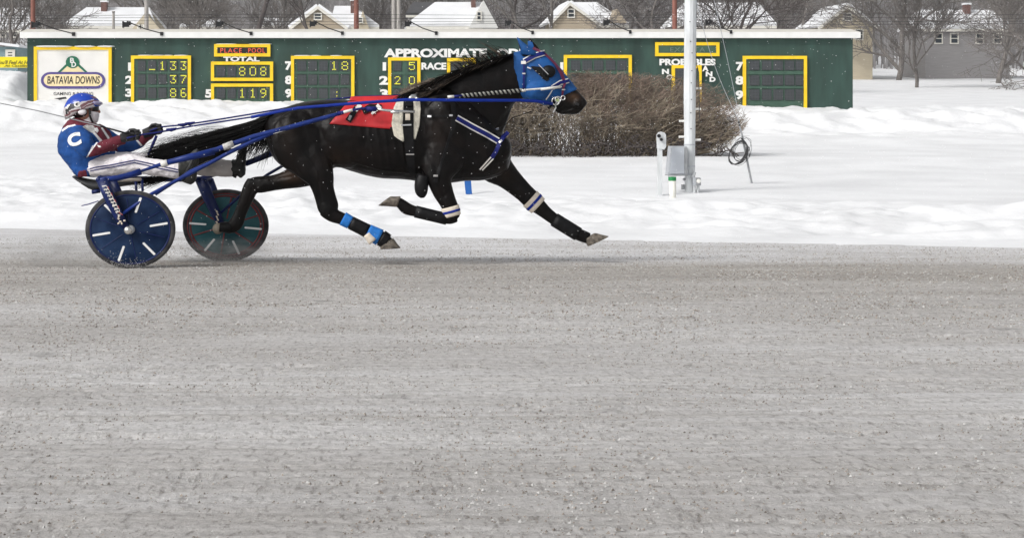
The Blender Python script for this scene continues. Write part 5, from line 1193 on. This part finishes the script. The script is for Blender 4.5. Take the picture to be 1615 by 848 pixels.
m = MB(); m.ellipsoid(W(127,177,YD), (16*k, .118, 9.5*k), 20, 12); m.obj('ear_guard', M['black'], helmet, True); m = MB(); m.ellipsoid(W(129.5,176.5,17.57), (7*k, .02, 5.2*k), 14, 8); m.obj('ear_cushion', M['mask'], helmet, True)
m = MB(); m.tube([W(141,170,17.58), W(142,184,17.585), W(145.5,192,17.61), W(149,193.5,YD)], .010, 6); m.obj('chin_strap', M['black'], helmet)
def stuck_text(s, box, tree, m, name, par, Yr, off=.006, bold=.05, rot=0.):
    me = text_mesh(s, bold); bm = bmesh.new(); bm.from_mesh(me); bmesh.ops.triangulate(bm, faces=bm.faces); bmesh.ops.subdivide_edges(bm, edges=[e for e in bm.edges if e.calc_length() > .08], cuts=2); bm.to_mesh(me); bm.free()
    co = [v.co.copy() for v in me.vertices]; x0, x1 = min(c.x for c in co), max(c.x for c in co); y0, y1 = min(c.y for c in co), max(c.y for c in co)
    cu, cv = (box[0]+box[2])/2, (box[1]+box[3])/2
    for v, q in zip(me.vertices, co):
        du = ((q.x-x0)/(x1-x0)-.5)*(box[2]-box[0]); dv = -((q.y-y0)/(y1-y0)-.5)*(box[3]-box[1])
        u_, v_ = cu+du*math.cos(rot)-dv*math.sin(rot), cv+du*math.sin(rot)+dv*math.cos(rot); b = W(u_, v_, Yr); v.co = Vector((b.x, hit_y(tree, b.x, b.z, Yr)-off, b.z))
    me.materials.clear(); me.materials.append(m); me.name = name; me.update(); return link(name, me, par)
stuck_text('C', (117,160.5,126.5,169), HMT, M['whitestrap'], 'letter', helmet, 17.57, .008, .04, -.3)
# jacket
mb = MB()
loft_tb(mb, [(119,186,148,194,.085),(106,191,160,201,.19),(97.5,205,171,211,.225),(92,220,179,223,.22),(91.5,236,182,237,.20),(98,250,178,249,.19),(111,266,163,262,.185),(123,279,150,277,.175)], YD, 26, .9)
limb(mb, [(112,204,15,.07,17.49),(119,211,19,.08,17.45),(128,224,18.5,.082,17.39),(137,236,14,.066,17.36),(142,240,10,.05,17.36)])
limb(mb, [(139,240,9,.05,17.36),(147,238,10,.055,17.36),(168,230,9.5,.05,17.38),(188,222,8.3,.045,17.41),(197,219.5,7.5,.04,17.42)])
limb(mb, [(148,204,14,.07,17.90),(170,220,15,.07,17.95),(192,230,12.5,.06,18.0),(208,233,10,.052,18.0)]); limb(mb, [(203,233,9.5,.05,18.),(216,226,9.5,.05,17.98),(230,216,8.2,.043,17.96),(239,209,7,.04,17.95)])
jme = remesh(mb, .0055, 4, .0115, 9)
JM = [M['jblue'], M['maroon'], M['jwhite'], M['jgrey']]
yoke = [(98,203),(104,186),(118,183),(156,193),(174,208),(186,238),(172,239),(158,219),(147,205),(134,198.5),(118,197),(106,199.5)]
paint(jme, [(yoke, 1), ([(97,205),(106,198.5),(118,196),(120,198),(108,201),(98,208)], 2), ([(146,204),(160,220),(173,240),(170.5,240),(157,223),(144,207)], 2), ([(161,200),(172,216),(177,226),(175,227),(168,216),(159,202)], 2),
            ([(130,200),(137,196.5),(147,198),(153,206),(147,210.5),(140,207)], 3, 0, 17.7), ([(148,203),(153,201),(156,206),(153,210)], 2, 0, 17.7), ([(141.5,246.5),(136,248.5),(146,229.5),(149.5,229)], 2, 0, 17.46), ([(138.5,248),(146.5,230.5),(160,222),(188,212),(203,212),(203,236),(170,242)], 1, 0, 17.46),
            ([(137,248.8),(136.2,247.6),(152,224),(154,225)], 2, 0, 17.46), ([(153,228.5),(158,230),(160,233),(155,232)], 2, 0, 17.46), ([(212,208),(243,200),(243,222),(223,231)], 1, 17.8, 19), ([(210,216),(212.5,215),(225,229.5),(222,231)], 2, 17.8, 19), ([(120,286),(124,270),(136,268),(138,284)], 1)])
jk = named(jme, 'jacket', JM, driver); JT = bvh(jme)
stuck_text('C', (106.5,209.5,130,230.5), JT, M['jwhite'], 'letter', jk, 17.4, .008, .055, -.28)
# trousers
mb = MB(); mb.ellipsoid(W(146,266,YD), (20*k, .185, 13.5*k), 20, 12)
limb(mb, [(142,266,13,.10,17.54),(158,263.5,16,.105,17.5),(180,260,17,.10,17.47),(205,258.5,15.8,.09,17.45),(222,260.5,14.2,.08,17.44),(245,264.5,13.2,.075,17.43),(270,268,13,.07,17.42),(284,269,12.8,.066,17.42)])
limb(mb, [(150,262,14,.10,17.84),(185,254,14.5,.10,17.9),(225,255,14,.085,17.94),(270,260,13.5,.08,17.97),(305,263,13.8,.078,18.0),(340,264.5,13.6,.075,18.01),(368,265.5,13.5,.07,18.02)])
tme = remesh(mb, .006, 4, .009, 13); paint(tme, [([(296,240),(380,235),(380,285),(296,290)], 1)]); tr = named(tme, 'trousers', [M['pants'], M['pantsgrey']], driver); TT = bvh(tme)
m = MB()
for dv in (-1.9, 1.9): drape(m, TT, [(134,270+dv),(150,266+dv),(175,262+dv),(212,254.5+dv),(230,258.5+dv),(250,263+dv),(281,269.5+dv)], 1.5, .003, 17.36, 2, 3, thick=.003)
m.obj('side_stripe', M['navy'], tr)
def boot(sts, lab=None): mb = MB(); [limb(mb, s_) for s_ in sts]; return named(remesh(mb, .006, 3, .003, 16), 'boot', M['boot'], driver)
boot([[(282,266,14,.07,17.42),(292,266,15,.068,17.42),(300,267,13,.06,17.42)], [(294,289,8,.045,17.42),(297,280,13,.05,17.42),(301,262,11,.052,17.42),(306,248,9,.048,17.42),(311,238,5,.035,17.42)]])
boot([[(365,265,14,.07,18.02),(374,265,13,.065,18.02),(380,264,10,.06,18.02)], [(384,278,5,.05,18.02),(379,270,9,.052,18.02),(380,252,8,.05,18.02),(383,236,7,.046,18.02),(387,222,4,.035,18.02)]])
# gloves: palm, four curled fingers and a thumb
def glove(c, Y, ang):
    mb = MB(); cu, cv = c; ca, sa = math.cos(ang), math.sin(ang)
    def T(x, y, d): return W(cu+x*ca-y*sa, cv+x*sa+y*ca, Y+d)
    pts = [T(-17,1,0), T(-8,0,0), T(2,-1,0), T(8,-1.5,0)]; q = k
    rs = [ring(p_, (T(0,1,0)-T(0,0,0)).normalized()*h*q, Vector((0, d_, 0)), 14) for p_, h, d_ in zip(pts, (7.5,8,9,8), (.036,.04,.044,.04))]; mb.rings(rs)
    for i, (dy, L_) in enumerate(((-6.2,1.0),(-2.2,1.12),(2.0,1.05),(5.8,.85))):
        mb.tube([T(3,dy,-.012), T(10*L_,dy-.6,-.012), T(13.5*L_,dy,-.034), T(11.5*L_,dy+.6,-.058), T(6*L_,dy+.5,-.062)], [.0125,.0125,.0120,.0112,.0095], 8)
    mb.tube([T(-6,-5,-.02), T(0,-9.5,-.035), T(6,-9,-.05), T(10,-7,-.054)], [.016,.015,.0135,.011], 8)
    return named(remesh(mb, .004, 2), 'glove', M['glove'], driver)
glove((207,214.5), 17.40, -.18); glove((242,206.5), 17.93, -.25)

# reins and whip: top-level things held in the hands
rn = empty('reins', W(220, 214, 17.4), 'long blue driving lines running from the gloved hands to the bit', 'reins')
MB().tube([W(*p_) for p_ in [(200,218,17.35),(214,214,17.34),(252,208.5,17.42),(300,199.5,17.44),(400,184.3,17.4),(440,176.5,17.36)]], .0075, 6).obj('near_line', M['navy'], rn, True)
MB().tube([W(*p_) for p_ in [(396,185,17.4),(440,176,17.34),(470,170.5,17.31),(530,165.5,17.29),(590,161,17.27),(640,157.5,17.28),(700,158,17.26),(760,158.5,17.33),(820,158.5,17.44),(848,160,17.52),(872,164,17.55)]], .0135, 8, flat=.4).obj('hand_part', M['royal'], rn, True)
MB().tube([W(*p_) for p_ in [(236,207,17.88),(252,200.5,17.88),(290,197,17.9),(330,191,17.92),(400,179.5,17.93),(440,172.5,17.93),(500,160,17.93),(560,153,17.93),(640,150,17.93)]], .0075, 6).obj('far_line', M['navy'], rn, True)
m = MB(); 
for u, v, y in ((270,205,17.42),(288,197.5,17.88),(299,195.5,17.9)): q = W(u, v, y); MB().tube([q-Vector((.045,0,-.004)), q, q+Vector((.05,0,.012))], [.008,.017,.010], 6).obj('hand_hold', M['navy'], rn)
m = MB(); m.tube([W(247,214,17.9), W(241,228,17.9), W(234,245,17.88)], [.013,.014,.012], 6, flat=.5); m.obj('line_end', M['navy'], rn)
wp = empty('whip', W(205, 213, 17.35), 'thin long black driving whip trailing back from the near glove', 'whip')
MB().tube([W(*p_) for p_ in [(-40,154,17.3),(0,163,17.32),(60,175,17.33),(120,189.5,17.34),(160,199.5,17.34)]], [.004,.0045,.005,.0055,.006], 5).obj('lash', M['grey'], wp); MB().tube([W(*p_) for p_ in [(158,199,17.34),(185,206.5,17.34),(212,214,17.34)]], [.006,.0075,.009], 6).obj('handle', M['strap'], wp)

# ------------------------------------------------------------------ airborne snow, and grit thrown up by the wheels
V, Fc = [], []; rg = random.Random(21)
def flake(p_, s):
    o = len(V); a = rg.random()*6.28
    for k_ in range(3): V.append((p_[0]+s*math.cos(a+k_*2.1), p_[1]+s*.4*math.sin(a*2+k_), p_[2]+s*math.sin(a+k_*2.1)))
    V.append((p_[0], p_[1]-s*.6, p_[2])); Fc.extend([(o,o+1,o+2),(o,o+1,o+3),(o+1,o+2,o+3),(o+2,o,o+3)])
for i in range(2600):
    Y = rg.uniform(11, 17.2) if i % 3 else rg.uniform(20, 60); flake(W(rg.uniform(-60, 1680), rg.uniform(-20, 430), Y), .0028*(.5+rg.random())*(Y/15)**.6)
mb = MB(); mb.add(V, Fc); tag(mb.obj('falling_snow', M['snow']), 'fine snowflakes drifting in the air in front of the horse', kind='stuff')
V, Fc = [], []
for i in range(2600):
    f = i % 2; cu, cv, Y = ((356,411,18.3) if f else (205,421,17.0)); t = rg.random()**1.5
    u = cu-55*t*2.2+rg.gauss(0,22)*(1-t*.4)+20; v = cv-abs(rg.gauss(0,1))*(4+20*t*rg.random()); flake(W(u, v, Y+rg.gauss(0,.08)), .0035*(.4+rg.random()))
mb = MB(); mb.add(V, Fc); tag(mb.obj('thrown_grit', M['ice']), 'frozen grit and snow dust kicked up behind the wheels', kind='stuff')

# ------------------------------------------------------------------ snowy air: one closed box of even haze round everything
hz = bpy.data.materials.new('haze'); hz.use_nodes = True; n_, l_ = hz.node_tree.nodes, hz.node_tree.links
n_.remove(n_['Principled BSDF']); pv = n_.new('ShaderNodeVolumePrincipled'); pv.inputs['Density'].default_value = .00022; pv.inputs['Color'].default_value = (.93,.94,.96,1); pv.inputs['Anisotropy'].default_value = 0
l_.new(pv.outputs[0], n_['Material Output'].inputs['Volume'])
tag(MB().box((-340, -60, -3.2), (420, 900, 62)).obj('haze', hz), kind='stuff')

def dust(u0, v0, u1, v1, y0, y1, dens):
    a, b = W(u0, v1, y0), W(u1, v0, y0); c = Vector(((a.x+b.x)/2, (y0+y1)/2, (a.z+b.z)/2)); h = Vector(((b.x-a.x)/2, (y1-y0)/2, (b.z-a.z)/2))
    m = bpy.data.materials.new('powder_dust'); m.use_nodes = True; n, l = m.node_tree.nodes, m.node_tree.links; n.remove(n['Principled BSDF'])
    pv = n.new('ShaderNodeVolumePrincipled'); pv.inputs['Color'].default_value = (.90,.88,.86,1); l.new(pv.outputs[0], n['Material Output'].inputs['Volume'])
    tc = n.new('ShaderNodeTexCoord'); ln = n.new('ShaderNodeVectorMath'); ln.operation = 'LENGTH'; l.new(tc.outputs['Object'], ln.inputs[0])
    fall = n.new('ShaderNodeMapRange'); fall.inputs[1].default_value = .15; fall.inputs[2].default_value = .95; fall.inputs[3].default_value = 1; fall.inputs[4].default_value = 0; l.new(ln.outputs['Value'], fall.inputs[0])
    nz = n.new('ShaderNodeTexNoise'); nz.inputs['Scale'].default_value = 3.2; nz.inputs['Detail'].default_value = 4; l.new(tc.outputs['Object'], nz.inputs['Vector'])
    mr = n.new('ShaderNodeMapRange'); mr.inputs[1].default_value = .38; mr.inputs[2].default_value = .72; l.new(nz.outputs[0], mr.inputs[0])
    x = n.new('ShaderNodeMath'); x.operation = 'MULTIPLY'; l.new(fall.outputs[0], x.inputs[0]); l.new(mr.outputs[0], x.inputs[1])
    y = n.new('ShaderNodeMath'); y.operation = 'MULTIPLY'; l.new(x.outputs[0], y.inputs[0]); y.inputs[1].default_value = dens; l.new(y.outputs[0], pv.inputs['Density'])
    o = MB().ellipsoid((0,0,0), (1,1,1), 20, 12).obj('dust_cloud', m); o.location = c; o.scale = h; return tag(o, kind='stuff')
dust(-70, 366, 215, 440, 16.80, 17.6, 5.5)
dust(262, 372, 452, 428, 17.90, 18.32, 8.0)
S.cycles.volume_step_rate = 1.0; S.cycles.volume_max_steps = 96
